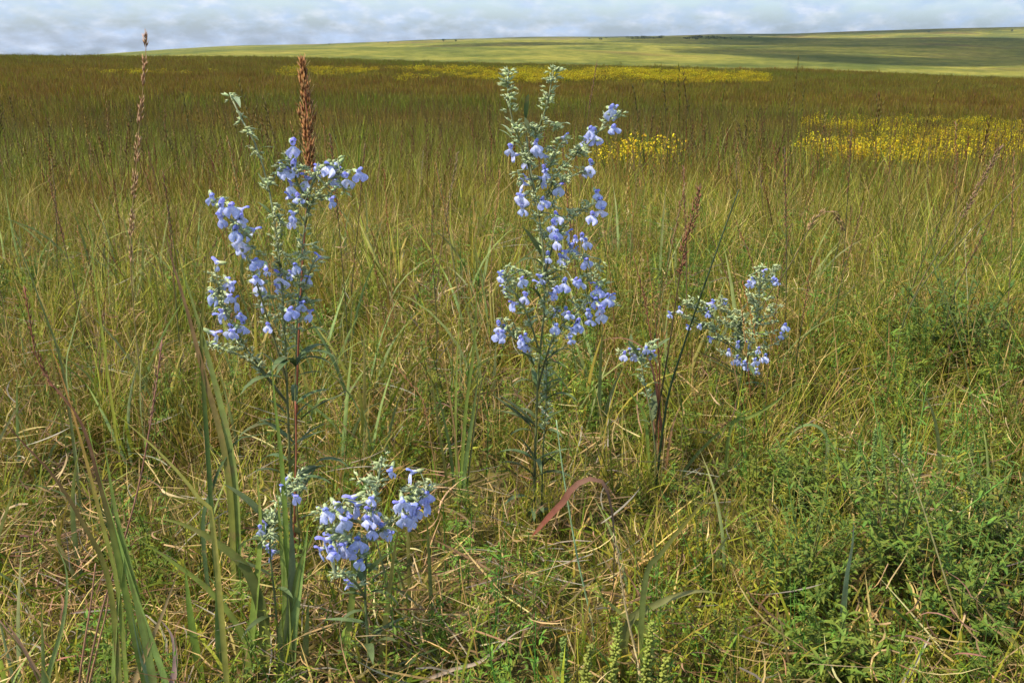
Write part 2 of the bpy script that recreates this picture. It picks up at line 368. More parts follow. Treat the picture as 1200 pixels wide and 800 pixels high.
def pinnate(mb, pts, n, ll, lw, c0, c1, down=.2, R=VR):
    m = len(pts) - 1
    for k in range(n):
        t = .12 + .86 * k / n; u = t * m; q = min(int(u), m - 1); p = pts[q].lerp(pts[q + 1], u - q)
        tg = (pts[q + 1] - pts[q]).normalized(); az = R.uniform(0, 6.28)
        o = Vector((math.cos(az), math.sin(az), 0)); o = (o - tg * o.dot(tg)).normalized()
        d = (o + tg * R.uniform(.2, .9)).normalized(); s = (1 - .6 * t) * R.uniform(.7, 1.2)
        tip = p + d * ll * s - Vector((0, 0, down * ll * s))
        ribbon(mb, [p, p.lerp(tip, .5) + Vector((0, 0, .06 * ll)), tip], lw * s * 1.2, [jit(c0, .2, R), jit(c1, .2, R)], face=Vector((R.uniform(-.4, .4), R.uniform(-.4, .4), 1)), prof='lance')
def v_forb(mb, i):
    for _ in range(VR.randint(3, 5)):
        b = disc(.05); az = VR.uniform(0, 6.28); ln = VR.uniform(.09, .22); le = VR.uniform(0, .35); h = Vector((math.sin(az), math.cos(az), 0))
        pts = [b + h * math.sin(le) * ln * t * (1 + .4 * t) + Vector((0, 0, math.cos(le) * ln * t)) for t in (0, .33, .66, 1)]
        c = pick((GREEN, 2), (LUSH, 2), (YG, 1)); tube(mb, pts, .0011, .0006, [c], 3, False)
        pinnate(mb, pts, 30, VR.uniform(.015, .03), VR.uniform(.003, .006), c, lerp(c, YG, .35))
def v_fern(mb, i):
    """feathery ragweed like shoots"""
    for _ in range(VR.randint(3, 4)):
        b = disc(.05); az = VR.uniform(0, 6.28); ln = VR.uniform(.08, .2); le = VR.uniform(0, .4); h = Vector((math.sin(az), math.cos(az), 0))
        pts = [b + h * math.sin(le) * ln * t + Vector((0, 0, math.cos(le) * ln * t)) for t in (0, .33, .66, 1)]
        c = pick((LUSH, 2), (GREEN, 2)); tube(mb, pts, .001, .0006, [c], 3, False)
        for k in range(8):
            t = .15 + .8 * k / 8; u = t * 3; q = min(int(u), 2); p = pts[q].lerp(pts[q + 1], u - q); a2 = VR.uniform(0, 6.28)
            d = Vector((math.cos(a2), math.sin(a2), .5)).normalized(); l2 = .045 * (1 - .5 * t); e = [p, p + d * l2 * .5, p + d * l2 - Vector((0, 0, .008))]
            pinnate(mb, e, 8, .016, .0035, c, lerp(c, YG, .4), .1)
def v_stalk(mb, i):
    for _ in range(VR.randint(3, 5)):
        b = disc(.06); az = VR.uniform(0, 6.28); ln = VR.uniform(.26, .5); le = VR.uniform(0, .22); h = Vector((math.sin(az), math.cos(az), 0))
        pts = [b + h * (math.sin(le) * ln * t + .05 * t * t) + Vector((0, 0, math.cos(le) * ln * t)) for t in (0, .25, .5, .75, 1)]
        c = pick((OL, 1.5), (TAN, 1), (BRN, 1.2), (RED, .6)); tube(mb, pts, .0011, .0005, [c, jit(c, .2, VR)], 3, False)
        hc = pick((BRN, 2), (RED, 1), (TAN, 1.2), (ORG, .8))
        for k in range(22):
            t = .68 + .32 * k / 22; u = t * 4; q = min(int(u), 3); p = pts[q].lerp(pts[q + 1], u - q); tg = (pts[q + 1] - pts[q]).normalized()
            d = tg + Vector((VR.uniform(-1, 1), VR.uniform(-1, 1), VR.uniform(-.2, .3))) * .45
            spindle(mb, p, d, VR.uniform(.007, .014), .0011, jit(hc, .25, VR), jit(hc, .3, VR))
        if VR.random() < .7: gblade(mb, b, VR.uniform(0, 6.28), ln * .5, .2, 1.0, .003, c, pick((TAN, 1), (YG, 1)))
def v_broad(mb, i):
    for _ in range(7):
        c0 = pick((GREEN, 2), (OL, 1), ((.14, .2, .08), 2)); c1 = lerp(c0, pick((YG, 2), (TAN, 1.2), ((.27, .17, .07), .6)), .5)
        gblade(mb, disc(.04), VR.uniform(0, 6.28), VR.uniform(.16, .34), VR.uniform(0, .35), VR.uniform(.2, 1.5), VR.uniform(.005, .009), c0, c1, 7, .3)
def v_curl(mb, i):
    """short broken and curled dry leaf bits"""
    for _ in range(30):
        c = pick((TAN, 2), (PALE, 1.4), (BRN, 1), ((.3, .17, .11), 1), (YG, .8)); p = disc(.1) + Vector((0, 0, VR.uniform(.01, .13))); az = VR.uniform(0, 6.28); a = VR.uniform(.5, 2.4); pts = []
        ln = VR.uniform(.03, .09); cv = VR.uniform(-3, 3); dp = VR.uniform(-2.2, 2.2)
        for k in range(6):
            pts.append(p.copy()); az += cv / 6; a += dp / 6; p = p + Vector((math.sin(az) * math.sin(a), math.cos(az) * math.sin(a), math.cos(a))) * ln / 6
        ribbon(mb, pts, VR.uniform(.001, .003), [c, jit(c, .25, VR)], face=Vector((VR.uniform(-1, 1), VR.uniform(-1, 1), 1)), twist=VR.uniform(-3, 3))
def v_litter(mb, i):
    """short dark under layer filling the gaps"""
    for _ in range(40):
        c = pick((DKG, .6), (GREEN, 2), (YG, 1.3), (BRN, .8), (OL, 1.2), (TAN, .6))
        gblade(mb, disc(.09), VR.uniform(0, 6.28), VR.uniform(.03, .11), VR.uniform(.1, 1.2), VR.uniform(0, 1.6), VR.uniform(.0018, .004), c, jit(c, .2, VR), 3)
def v_mid(mb, i):
    for _ in range(95):
        dry = VR.random() < .28
        c0 = pick((TAN, .45), (BRN, 1.2), (OL, 1.5)) if dry else pick((GREEN, 2), (OL, 2), (YG, .8))
        c1 = jit(c0, .2, VR) if dry else lerp(c0, pick((YG, 1.5), (OL, 1), (TAN, .6)), .6)
        gblade(mb, disc(.28), VR.uniform(0, 6.28), VR.uniform(.14, .36), VR.uniform(0, .4), VR.uniform(0, 1.1), VR.uniform(.003, .006), c0, c1, 3)
    for _ in range(4):
        b = disc(.28); az = VR.uniform(0, 6.28); ln = VR.uniform(.3, .52); h = Vector((math.sin(az), math.cos(az), 0)); k = VR.uniform(0, .16)
        c = pick((BRN, 1.5), (OL, 2)); hc = pick((BRN, 2), (RED, .5), (OL, .8), (TAN, .5))
        pts = [b + h * k * ln * t + Vector((0, 0, ln * t)) for t in (0, .5, .75, 1)]
        tube(mb, pts, .0016, .001, [c], 3, False)
        for q in range(7):
            p = pts[2].lerp(pts[3], q / 6); spindle(mb, p, Vector((VR.uniform(-.5, .5), VR.uniform(-.5, .5), 1)), .026, .0026, hc, jit(hc, .2, VR))
def v_far(mb, i):
    for _ in range(150):
        c0 = pick((OL, 2), (GREEN, 3), (BRN, .9)); c1 = lerp(c0, pick((BRN, 1.0), (RED, .3), (OL, 1.6), (YG, .8)), .6)
        gblade(mb, disc(1.0), VR.uniform(0, 6.28), VR.uniform(.2, .46), VR.uniform(0, .35), VR.uniform(0, .8), VR.uniform(.012, .03), c0, c1, 2)
def v_flower(mb, i):
    for _ in range(26):
        b = disc(.3); ln = VR.uniform(.3, .46); p = b + Vector((VR.uniform(-.04, .04), VR.uniform(-.04, .04), ln))
        tube(mb, [b, p], .0025, .002, [GREEN], 3, False)
        for q in range(3):
            r = VR.uniform(.010, .018); y = jit((.82, .62, .015), .2, VR); o = p + Vector((VR.uniform(-.05, .05), VR.uniform(-.05, .05), VR.uniform(-.06, .02)))
            nrm = Vector((VR.uniform(-.8, .8), VR.uniform(-.9, .3), .6)).normalized(); a = nrm.orthogonal().normalized(); e = nrm.cross(a)
            ids = [mb.vert(o + (a * math.cos(t * 1.0472) + e * math.sin(t * 1.0472)) * r * (1 if t % 2 else .75), y) for t in range(6)]
            cc = mb.vert(o - nrm * r * .25, (.45, .25, .01))
            for t in range(6): mb.f.append((cc, ids[t], ids[(t + 1) % 6]))
C_FINE = variant_coll('fine', 9, v_fine); C_TALL = variant_coll('tall', 7, v_tall); C_THATCH = variant_coll('thatch', 7, v_thatch)
C_FORB = variant_coll('forb', 7, v_forb); C_FERN = variant_coll('fern', 6, v_fern); C_STALK = variant_coll('stalk', 7, v_stalk); C_LIT = variant_coll('under', 6, v_litter); C_BROAD = variant_coll('broad', 7, v_broad); C_CURL = variant_coll('curl', 6, v_curl)
C_MID = variant_coll('mid', 8, v_mid); C_FAR = variant_coll('far', 6, v_far); C_FLW = variant_coll('bloom', 5, v_flower)

def scatter_group(coll):
    g = bpy.data.node_groups.new('scatter_' + coll.name, 'GeometryNodeTree')
    g.interface.new_socket('Geometry', in_out='INPUT', socket_type='NodeSocketGeometry'); g.interface.new_socket('Geometry', in_out='OUTPUT', socket_type='NodeSocketGeometry')
    n, l = g.nodes, g.links; gi = n.new('NodeGroupInput'); go = n.new('NodeGroupOutput')
    ci = n.new('GeometryNodeCollectionInfo'); ci.inputs['Collection'].default_value = coll; ci.inputs['Separate Children'].default_value = True; ci.inputs['Reset Children'].default_value = True
    ip = n.new('GeometryNodeInstanceOnPoints'); ip.inputs['Pick Instance'].default_value = True
    def na(nm, ty):
        a = n.new('GeometryNodeInputNamedAttribute'); a.data_type = ty; a.inputs['Name'].default_value = nm; return [s for s in a.outputs if s.enabled and s.name == 'Attribute'][0]
    l.new(gi.outputs[0], ip.inputs['Points']); l.new(ci.outputs[0], ip.inputs['Instance']); l.new(na('idx', 'INT'), ip.inputs['Instance Index'])
    l.new(na('rot', 'FLOAT_VECTOR'), ip.inputs['Rotation']); l.new(na('scl', 'FLOAT_VECTOR'), ip.inputs['Scale']); l.new(ip.outputs[0], go.inputs[0])
    return g
def scatter(name, label, coll, pts, scale, tint, tilt=.12, seed=1, hs=1.0):
    """pts: (n,2) array; scale, tint: functions or arrays"""
    rg = np.random.default_rng(seed); n = len(pts); z = height_np(pts[:, 0], pts[:, 1])
    me = bpy.data.meshes.new(name); me.from_pydata(np.column_stack([pts, z - .004]).tolist(), [], [])
    def add(nm, ty, arr, key): a = me.attributes.new(nm, ty, 'POINT'); a.data.foreach_set(key, np.ascontiguousarray(arr).ravel())
    add('idx', 'INT', rg.integers(0, 1000, n).astype('i') % len(coll.objects), 'value')
    rot = np.column_stack([rg.normal(0, tilt, n), rg.normal(0, tilt, n), rg.uniform(0, 6.283, n)]).astype('f'); add('rot', 'FLOAT_VECTOR', rot, 'vector')
    s = (scale * rg.uniform(.65, 1.35, n)).astype('f'); add('scl', 'FLOAT_VECTOR', np.column_stack([s, s, s * hs * rg.uniform(.85, 1.15, n)]).astype('f'), 'vector')
    add('tint', 'FLOAT_COLOR', np.column_stack([tint, np.ones(n)]).astype('f'), 'color')
    o = bpy.data.objects.new(name, me); COL.objects.link(o); o['kind'] = 'stuff'; o['label'] = label
    md = o.modifiers.new('scatter', 'NODES'); md.node_group = scatter_group(coll); return o
def fnoise(x, y, s, seed):
    return np.array([noise.fractal(Vector((a * s + seed, b * s - seed, seed)), 1.0, 2.0, 3) for a, b in zip(x, y)])
def wedge(n, r0, r1, half, seed):
    rg = np.random.default_rng(seed); r = np.sqrt(rg.uniform(r0 * r0, r1 * r1, n)); a = rg.uniform(-half, half, n); return np.column_stack([r * np.sin(a), r * np.cos(a)])
def thin(p, keep, seed): return p[np.random.default_rng(seed).random(len(p)) < keep]
def tint_of(p, a, b, s, seed, gain=1.6):
    t = np.clip(.5 + gain * fnoise(p[:, 0], p[:, 1], s, seed), 0, 1)[:, None]; return np.array(a) * (1 - t) + np.array(b) * t
def area(r0, r1, half): return half * (r1 * r1 - r0 * r0)
def lushness(p):                                  # greener and taller to the right of the sage, drier in the middle foreground
    return np.clip(.5 + .55 * np.tanh((p[:, 0] - .35) * 1.6) * np.clip(1.6 - np.abs(p[:, 1] - 1.7) * .3, 0, 1) + .7 * fnoise(p[:, 0], p[:, 1], 1.5, 5.3), 0, 1)
HALF = rad(37)
# open spots kept free of tall grass round the plants that show to their foot
OPEN = [(PY(x, y, Y).x, Y, r) for x, y, Y, r in ((1050, 640, 1.36, .20), (1050, 640, 1.2, .12), (975, 740, 1.14, .15), (1165, 600, 1.42, .17), (1165, 600, 1.22, .12), (1120, 400, 2.4, .25), (935, 560, 1.62, .14), (727, 780, 1.05, .10), (780, 780, 1.02, .08), (670, 780, 1.02, .08), (820, 690, 1.22, .13),
                                                 (1030, 540, 1.5, .16), (780, 740, 1.12, .10), (640, 600, 1.42, .10), (430, 720, 1.02, .1), (340, 720, 1.02, .10), (150, 720, 1.0, .1), (240, 720, 1.0, .08), (270, 560, 1.2, .1), (120, 600, 1.12, .08))]
def opened(p, low=.06):
    k = np.ones(len(p))
    for x, y, r in OPEN: k = np.minimum(k, np.clip((np.hypot(p[:, 0] - x, p[:, 1] - y) / r - .6) * 3, low, 1))
    return k
def lay(name, label, coll, dens, r0, r1, scale, ta, tb, s, seed, keep=None, hs=1.0, half=HALF, tilt=.12):
    p = wedge(int(dens * area(r0, r1, half)), r0, r1, half, seed)
    if keep is not None: p = p[np.random.default_rng(seed + 5).random(len(p)) < keep(p)]
    sc = scale(p) if callable(scale) else scale
    return scatter(name, label, coll, p, sc, tint_of(p, ta, tb, s, seed * 1.7), tilt, seed, hs)
def grow(a, b, y0, y1): return lambda p: a + (b - a) * np.clip((p[:, 1] - y0) / (y1 - y0), 0, 1)
def clumpy(p, s, seed, a=.5): return np.clip(a + 1.5 * fnoise(p[:, 0], p[:, 1], s, seed), .04, 1)
lay('grass_litter', 'low green and brown undergrowth close to the soil', C_LIT, 170, .65, 6, 1.0, (.9, .95, .8), (1.3, 1.35, 1.0), 1.2, 21)
lay('dry_thatch', 'tangled tan dead grass lying under the green blades', C_THATCH, 62, .75, 7, 1.0, (.8, .78, .75), (1.1, 1.05, 1.0), 1.1, 22, lambda p: 1 - .6 * lushness(p))
lay('dry_thatch', 'short curled bits of dead leaf caught in the sward', C_CURL, 22, .75, 4.5, 1.0, (.8, .8, .8), (1.15, 1.1, 1.0), 1.1, 28, lambda p: 1 - .6 * lushness(p))
lay('grass', 'fine green and straw coloured grass covering the near prairie', C_FINE, 130, .85, 8, grow(.5, .9, .9, 2.6), (.92, .86, .70), (1.15, 1.15, .88), .9, 23, lambda p: opened(p, .3) * (.4 + .6 * clumpy(p, 2.2, 3.3)))
lay('grass', 'taller loose green grass blades standing through the near sward', C_TALL, 34, 1.3, 9, grow(.5, .78, 1.3, 3.4), (.8, .85, .75), (1.1, 1.12, .95), .9, 24, lambda p: np.clip(.15 + .85 * (p[:, 1] - 1.3), .1, 1) * opened(p) * clumpy(p, 1.6, 8.3, .6))
lay('grass', 'loose broad grass leaves among the near sward', C_BROAD, 22, .9, 4, grow(.65, 1.0, .9, 2.2), (.85, .9, .8), (1.15, 1.15, 1.0), .9, 29, lambda p: opened(p, .35) * np.clip(.75 - .7 * p[:, 0], .2, 1))
lay('leafy_ground_cover', 'low leafy green forbs growing among the grass', C_FORB, 95, .8, 6, grow(.75, 1.05, .9, 2.2), (.85, .9, .85), (1.2, 1.2, 1.1), 1.0, 25, lambda p: (.25 + .75 * lushness(p)) * clumpy(p, 2.6, 1.9, .65))
lay('feathery_ground_cover', 'small feathery green shoots growing among the grass', C_FERN, 140, .8, 4.5, grow(.75, 1.1, .9, 2.2), (.95, 1.0, .85), (1.3, 1.3, 1.1), 1.3, 26, lambda p: (.3 + .7 * lushness(p + np.array([.4, .7]))) * clumpy(p, 2.4, 6.1, .65))
lay('seed_grass', 'thin brown seeding grass stems scattered through the near sward', C_STALK, 4, 1.9, 6.5, .9, (.9, .85, .8), (1.1, 1.0, .95), .7, 27)
lay('grass', 'dark green thicker grass clumps across the middle field', C_MID, 1.6, 6, 30, 1.35, (.55, .8, .5), (.8, .95, .6), .2, 36, lambda p: np.clip(clumpy(p, .22, 4.7, .05), 0, 1), half=rad(34))
lay('grass', 'olive prairie grass with brown stems across the middle field', C_MID, 10, 5.0, 16, 1.0, (.95, .82, .62), (.85, .98, .68), .35, 31, lambda p: clumpy(p, .8, 2.2, .75), half=rad(34))
lay('grass', 'olive and brown prairie grass across the shaded field', C_MID, 4.6, 15, 36, 1.25, (1.18, .95, .66), (.95, 1.08, .64), .06, 32, half=rad(33))
lay('leafy_ground_cover', 'green leafy forbs patching the middle field', C_FORB, 5, 5, 18, 1.9, (.7, .85, .7), (1.1, 1.2, .9), .4, 35, lambda p: np.clip(clumpy(p, .45, 7.7, .1), 0, 1), half=rad(34))
lay('grass', 'far brown and green prairie grass up to the crest of the field', C_FAR, 1.3, 30, 150, 1.0, (1.3, .98, .64), (1.02, 1.1, .62), .022, 33, half=rad(33))

def flower_field(label, rows, n, seed, scale=1.0):
    rg = np.random.default_rng(seed); P = []
    (x0, x1, y0, y1) = rows
    a, b, c, d = G(x0, y1), G(x1, y1), G(x0, y0), G(x1, y0)
    for _ in range(n):
        u, v = rg.random(), rg.random(); q = a.lerp(b, u).lerp(c.lerp(d, u), v)
        P.append((q.x, q.y))
    P = np.array(P); w = max(1.0, np.ptp(P[:, 0])); d = max(1.0, np.ptp(P[:, 1])); cx_, cy_2 = P.mean(0)
    f = np.array([noise.fractal(Vector((a / w * 5 + seed, b / d * 3, seed)), 1.0, 2.0, 4) for a, b in P])
    e = np.maximum(np.abs(P[:, 0] - cx_) / w, np.abs(P[:, 1] - cy_2) / d) * 2      # 0 in the middle, 1 on the rim
    P = P[f > -.32 + .85 * e ** 2 + rg.uniform(-.25, .25, len(P))]
    t = np.ones((len(P), 3)); o = scatter('yellow_flower_patch', label, C_FLW, P, scale, t, .08, seed); return o
flower_field('broad patch of yellow wildflowers at the right of the field', (945, 1290, 150, 214), 2900, 41, .8)
flower_field('small patch of yellow wildflowers behind the tall sage', (675, 795, 203, 230), 75, 42, .75)
flower_field('long band of yellow wildflowers below the crest of the field', (450, 900, 86, 103), 2600, 43, 1.3)
flower_field('short band of yellow wildflowers behind the orange seed head', (325, 450, 86, 95), 420, 44, 1.1)
flower_field('thin faint streak of yellow wildflowers at the far left of the field', (70, 255, 88, 94), 160, 45, 1.0)

# ------------------------------------------------------------------ things
def thing(name, label, cat, loc, group=None):
    o = bpy.data.objects.new(name, None); COL.objects.link(o); o.location = loc; o.empty_display_size = .05
    o['label'] = label; o['category'] = cat
    if group: o['group'] = group
    return o
def tag(o, label, cat, group=None):
    o['label'] = label; o['category'] = cat
    if group: o['group'] = group
    return o
def root_below(p, spread=.01):
    x, y = p.x + R.uniform(-spread, spread), p.y + R.uniform(-spread, spread); return Vector((x, y, H(x, y)))
def path(pts, Y):                                 # photo polyline (top to bottom) -> world points base to tip, ending at the ground
    P = [PY(a[0], a[1], Y + (a[2] if len(a) > 2 else 0)) for a in pts][::-1]
    b = root_below(P[0])
    if P[0].z - b.z > .02: P = [b] + P
    return P

# ---- blue sage
def along(pts, t):
    u = t * (len(pts) - 1); i = min(int(u), len(pts) - 2); return pts[i].lerp(pts[i + 1], u - i), (pts[i + 1] - pts[i]).normalized()
PB_LIP, PB_HOOD = (.58, .61, .92), (.36, .37, .80)
def lip_mesh(seed):
    """broad two lobed lower lip; each seed gives another width, droop, ruffle and tone"""
    q = random.Random(seed); mb = MB(); nu, nv = 8, 6; g = []; wd = q.uniform(.8, 1.1); dr = q.uniform(.48, .8); fw = q.uniform(.1, .42); sk = q.uniform(-.12, .12); tone = q.uniform(0, 1)
    lo = lerp((.42, .465, .86), (.60, .635, .92), tone); hi = lerp((.57, .61, .92), (.74, .76, .95), tone); ph = [q.uniform(0, 6.28) for _ in range(3)]
    for j in range(nv + 1):
        v = j / nv; row = []
        wv = [.15, .25, .42, .54, .57, .5, .3][j] * wd
        for i in range(nu + 1):
            u = i / nu * 2 - 1; x = u * wv * (1 + .1 * math.sin(ph[0] + 3 * u)) + sk * v
            lobe = math.sin(min(1, abs(u) * 1.25) * math.pi * .5) if abs(u) < .8 else 1 - (abs(u) - .8) * 1.2
            notch = .34 * v ** 2.5 * max(0, 1 - abs(u) * 2.4)                      # between the two round lobes
            ruf = .05 * v * math.sin(5 * u + ph[1]) + .04 * v * math.sin(9 * u + ph[2])
            drop = dr * v ** 1.25 - notch * .7 + ruf * .6
            y = .60 + (fw + .1) * v - .22 * v * v + .10 * lobe * v - notch * .5 - .12 * u * u * v + ruf
            k = max(0, 1 - abs(u) * 2.6) * max(0, 1 - abs(v - .3) * 3.2); vein = .92 + .08 * math.cos(u * 14)
            c = lerp(lerp(hi, lo, v * .7), (.93, .93, .98), k); row.append(mb.vert((x, y, .02 - drop), tuple(z * vein for z in c)))
        g.append(row)
    for j in range(nv):
        for i in range(nu): mb.f.append((g[j][i], g[j][i + 1], g[j + 1][i + 1], g[j + 1][i]))
    return mb.mesh('lip', M_PETAL)
def hood_mesh(curl):
    mb = MB()
    # tube
    pr = None
    for j, (y, r, z) in enumerate([(.0, .07, 0), (.2, .1, .02), (.42, .14, .04), (.62, .17, .05)]):
        cur = [mb.vert((r * math.cos(k * math.pi / 3), y, z + r * math.sin(k * math.pi / 3)), lerp((.5, .52, .85), PB_LIP, j / 3)) for k in range(6)]
        if pr:
            for k in range(6): mb.f.append((pr[k], pr[(k + 1) % 6], cur[(k + 1) % 6], cur[k]))
        pr = cur
    # arched upper petal
    g = []
    for j in range(5):
        t = j / 4; a = curl * t; y = .5 + .52 * t * math.cos(a * .4); z = .18 + .34 * math.sin(t * 2.0) * .9; w = [.15, .19, .19, .15, .05][j]; row = []
        for i in range(5):
            u = i / 4 * 2 - 1; row.append(mb.vert((u * w, y, z - .13 * u * u), lerp(PB_HOOD, (.24, .27, .75), t)))
        g.append(row)
    for j in range(4):
        for i in range(4): mb.f.append((g[j][i], g[j + 1][i], g[j + 1][i + 1], g[j][i + 1]))
    return mb.mesh('corolla', M_PETAL)
def calyx_mesh(mb=None, p=Vector((0, 0, 0)), d=Vector((0, 1, 0)), s=1.0, R=R):
    own = mb is None; mb = mb or MB(); d = d.normalized(); a = d.orthogonal().normalized(); b = d.cross(a)
    cols = [jit((.29, .35, .14), .22, R), jit((.48, .53, .27), .18, R)]; pr = None
    for (y, r) in ((-.36, .05), (-.16, .13), (.12, .16)):
        cur = [mb.vert(p + d * y * s + (a * math.cos(k * 1.0472) + b * math.sin(k * 1.0472)) * r * s, lerp(cols[0], cols[1], (y + .36) / .6)) for k in range(6)]
        if pr:
            for k in range(6): mb.f.append((pr[k], pr[(k + 1) % 6], cur[(k + 1) % 6], cur[k]))
        pr = cur
    heart = mb.vert(p + d * .2 * s, lerp(cols[0], (.2, .22, .3), .5))
    for k in range(6):                                # pointed teeth
        if k % 2 == 0:
            t = k * 1.0472 + .52; tp = mb.vert(p + d * R.uniform(.42, .6) * s + (a * math.cos(t) + b * math.sin(t)) * R.uniform(.1, .26) * s, lerp(cols[1], (.55, .58, .36), .5)); mb.f.append((pr[k], pr[(k + 1) % 6], tp))
        mb.f.append((pr[k], pr[(k + 1) % 6], heart))
    if own: return mb.mesh('calyx', M_BUD)
LIP = [lip_mesh(k) for k in range(9)]; HOOD = [hood_mesh(.6), hood_mesh(1.3)]; CAL = [calyx_mesh(), calyx_mesh()]
def leaf_mesh(arch, c0, c1, w=.13, fold=.35):
    mb = MB(); pts = []; a = .0
    p = Vector((0, 0, 0))
    for i in range(7): pts.append(p.copy()); an = .35 - arch * (i / 6); p = p + Vector((0, math.cos(an), math.sin(an))) / 6
    ribbon(mb, pts, w, [c0, c1], face=Vector((0, 0, 1)), fold=fold, prof='lance'); return mb.mesh('leaf', M_PLANT)
SAGE_LEAF = [leaf_mesh(a, c, lerp(c, (.16, .2, .08), .5), w) for a, c, w in ((.5, (.06, .095, .03), .16), (.9, (.075, .11, .035), .18), (1.3, (.05, .085, .028), .15), (.2, (.09, .125, .045), .19), (1.7, (.07, .1, .035), .17))]
PALE_LEAF = [leaf_mesh(a, c, lerp(c, (.3, .34, .2), .4), w) for a, c, w in ((.4, (.17, .22, .10), .13), (1.0, (.2, .25, .13), .17))]

def nearest(paths, p):
    best = None
    for pp in paths:
        for q in pp:
            dd = (q.x - p.x) ** 2 + (q.z - p.z) ** 2
            if best is None or dd < best[0]: best = (dd, q)
    return best[1]
def place(me, name, parent, base, p, yaxis, s, up=Vector((0, 0, 1))):
    y = yaxis.normalized(); x = y.cross(up).normalized(); z = x.cross(y)
    o = bpy.data.objects.new(name, me); COL.objects.link(o); o.parent = parent
    m = Matrix((x, y, z)).transposed().to_4x4(); m.translation = p - base
    o.matrix_local = m @ Matrix.Diagonal((s, s, s, 1)) if isinstance(s, (int, float)) else m @ Matrix.Diagonal((*s, 1)); return o
def sage(label, Y, stems, flowers, buds, leaves, seed, fs=.021, stem_r=.0026, loc_leaves=0, bare=False):
    rr = random.Random(seed)
    grounded = [k == 0 or 'g' in s[-1] for k, s in enumerate(stems)]
    stems = [[p[:2] for p in s] for s in stems]
    P0 = path(stems[0], Y); base = P0[0].copy()
    root = thing('blue_sage', label, 'wildflower', base)
    fine = []
    for k, st in enumerate(stems):
        if k == 0: pts = P0
        elif grounded[k]: pts = path(st, Y + .01)
        else:                                      # a branch leaves the nearest earlier stem
            b0 = st[-1]; join = nearest(fine, PY(b0[0], b0[1], Y)); dy = rr.uniform(-.035, .03); m = len(st)
            pts = [join] + [PY(a[0], a[1], join.y + dy * (i + 1) / m) for i, a in enumerate(st[::-1])][1:]
        sm = smooth_pts(pts, 22); fine.append(sm)
        mb = MB(); L_ = sum((sm[i + 1] - sm[i]).length for i in range(22)); r0 = stem_r if k == 0 else stem_r * .75
        tube(mb, sm, r0, r0 * .4, [(.10, .10, .035), (.13, .15, .05), (.24, .27, .15)], 6); mb.build('stem' if grounded[k] else 'branch', M_STEM, root, base)
    ped = MB()
    for (fx, fy) in flowers:
        p0 = PY(fx, fy, Y); q = nearest(fine, p0); p = Vector((p0.x, q.y + rr.uniform(-.028, .018), p0.z))
        # keep it on the sight line at its new depth
        p = PY(fx, fy, p.y)
        o = Vector((p.x - q.x, p.y - q.y - .012, 0)); o = o.normalized() if o.length > 1e-4 else Vector((0, -1, 0))
        d = (o + Vector((rr.uniform(-.7, .7), rr.uniform(-.8, .15), rr.uniform(-.55, .2)))).normalized(); s = fs * rr.uniform(.74, 1.06)
        bpos = p - d * s * .75 + Vector((0, 0, s * .22))
        f = place(rr.choice(HOOD), 'flower', root, base, bpos, d, s)
        l = bpy.data.objects.new('lip', rr.choice(LIP)); COL.objects.link(l); l.parent = f; half = rr.random() < .15; l.scale = (rr.uniform(.45, .65), .9, rr.uniform(.6, .9)) if half else (rr.uniform(.85, 1.08), 1, rr.uniform(.85, 1.1)); l.rotation_euler = (rr.uniform(-.4, .3), rr.uniform(-.25, .25), 0)
        c = bpy.data.objects.new('calyx', rr.choice(CAL)); COL.objects.link(c); c.parent = f; c.location = (0, .02, 0)
        q2 = Vector((q.x, q.y, q.z - .004)); tube(ped, [q2, q2.lerp(bpos, .5) + Vector((0, 0, .003)), bpos], .0007, .0007, [(.25, .28, .16)], 4, False)
    if ped.v: o = ped.build('flower_stalks', M_STEM, root, base); o['kind'] = 'stuff'
    for poly in buds:                               # clusters of unopened calyces along a short polyline
        pts = smooth_pts([PY(a, b, nearest(fine, PY(a, b, Y)).y + rr.uniform(-.015, .01)) for a, b in poly], 10); bm_ = MB()
        ln = sum((pts[i + 1] - pts[i]).length for i in range(10)); n = max(9, int(ln / .0021))
        q = nearest(fine, pts[0]); tube(bm_, [q] + pts, .001, .0006, [(.25, .29, .17)], 4, False)
        for k in range(n):
            u = k / n * 10; i = int(u); p = pts[i].lerp(pts[min(i + 1, 10)], u - i); a = rr.uniform(0, 6.28); tg = (pts[min(i + 1, 10)] - pts[i])
            tg = tg.normalized() if tg.length > 1e-6 else Vector((0, 0, 1))
            d = Vector((math.cos(a), math.sin(a) * .9, rr.uniform(-.3, .6))) + tg * .3; calyx_mesh(bm_, p + d.normalized() * rr.uniform(.002, .011), d, rr.uniform(.0085, .015), rr)
        o = bm_.build('bud_cluster', M_BUD, root, base); o['kind'] = 'stuff'
    dress = MB()                                    # calyces in whorls up the flowering branches
    for k, sm in enumerate(fine):
        L_ = sum((sm[i + 1] - sm[i]).length for i in range(len(sm) - 1)); t = .62 if grounded[k] else .3
        if k == 0 and bare: t = .5
        end = .74 if (k == 0 and bare) else .98
        while t < end:
            p, tg = along(sm, t); m = rr.randint(3, 6)
            for q in range(m):
                a = rr.uniform(0, 6.28); d = Vector((math.cos(a), math.sin(a), rr.uniform(-.2, .8))) + tg * .3; calyx_mesh(dress, p + d.normalized() * rr.uniform(.004, .013), d, rr.uniform(.0075, .014), rr)
            t += rr.uniform(.006, .013) / L_
    o = dress.build('calyx_whorls', M_BUD, root, base); o['kind'] = 'stuff'
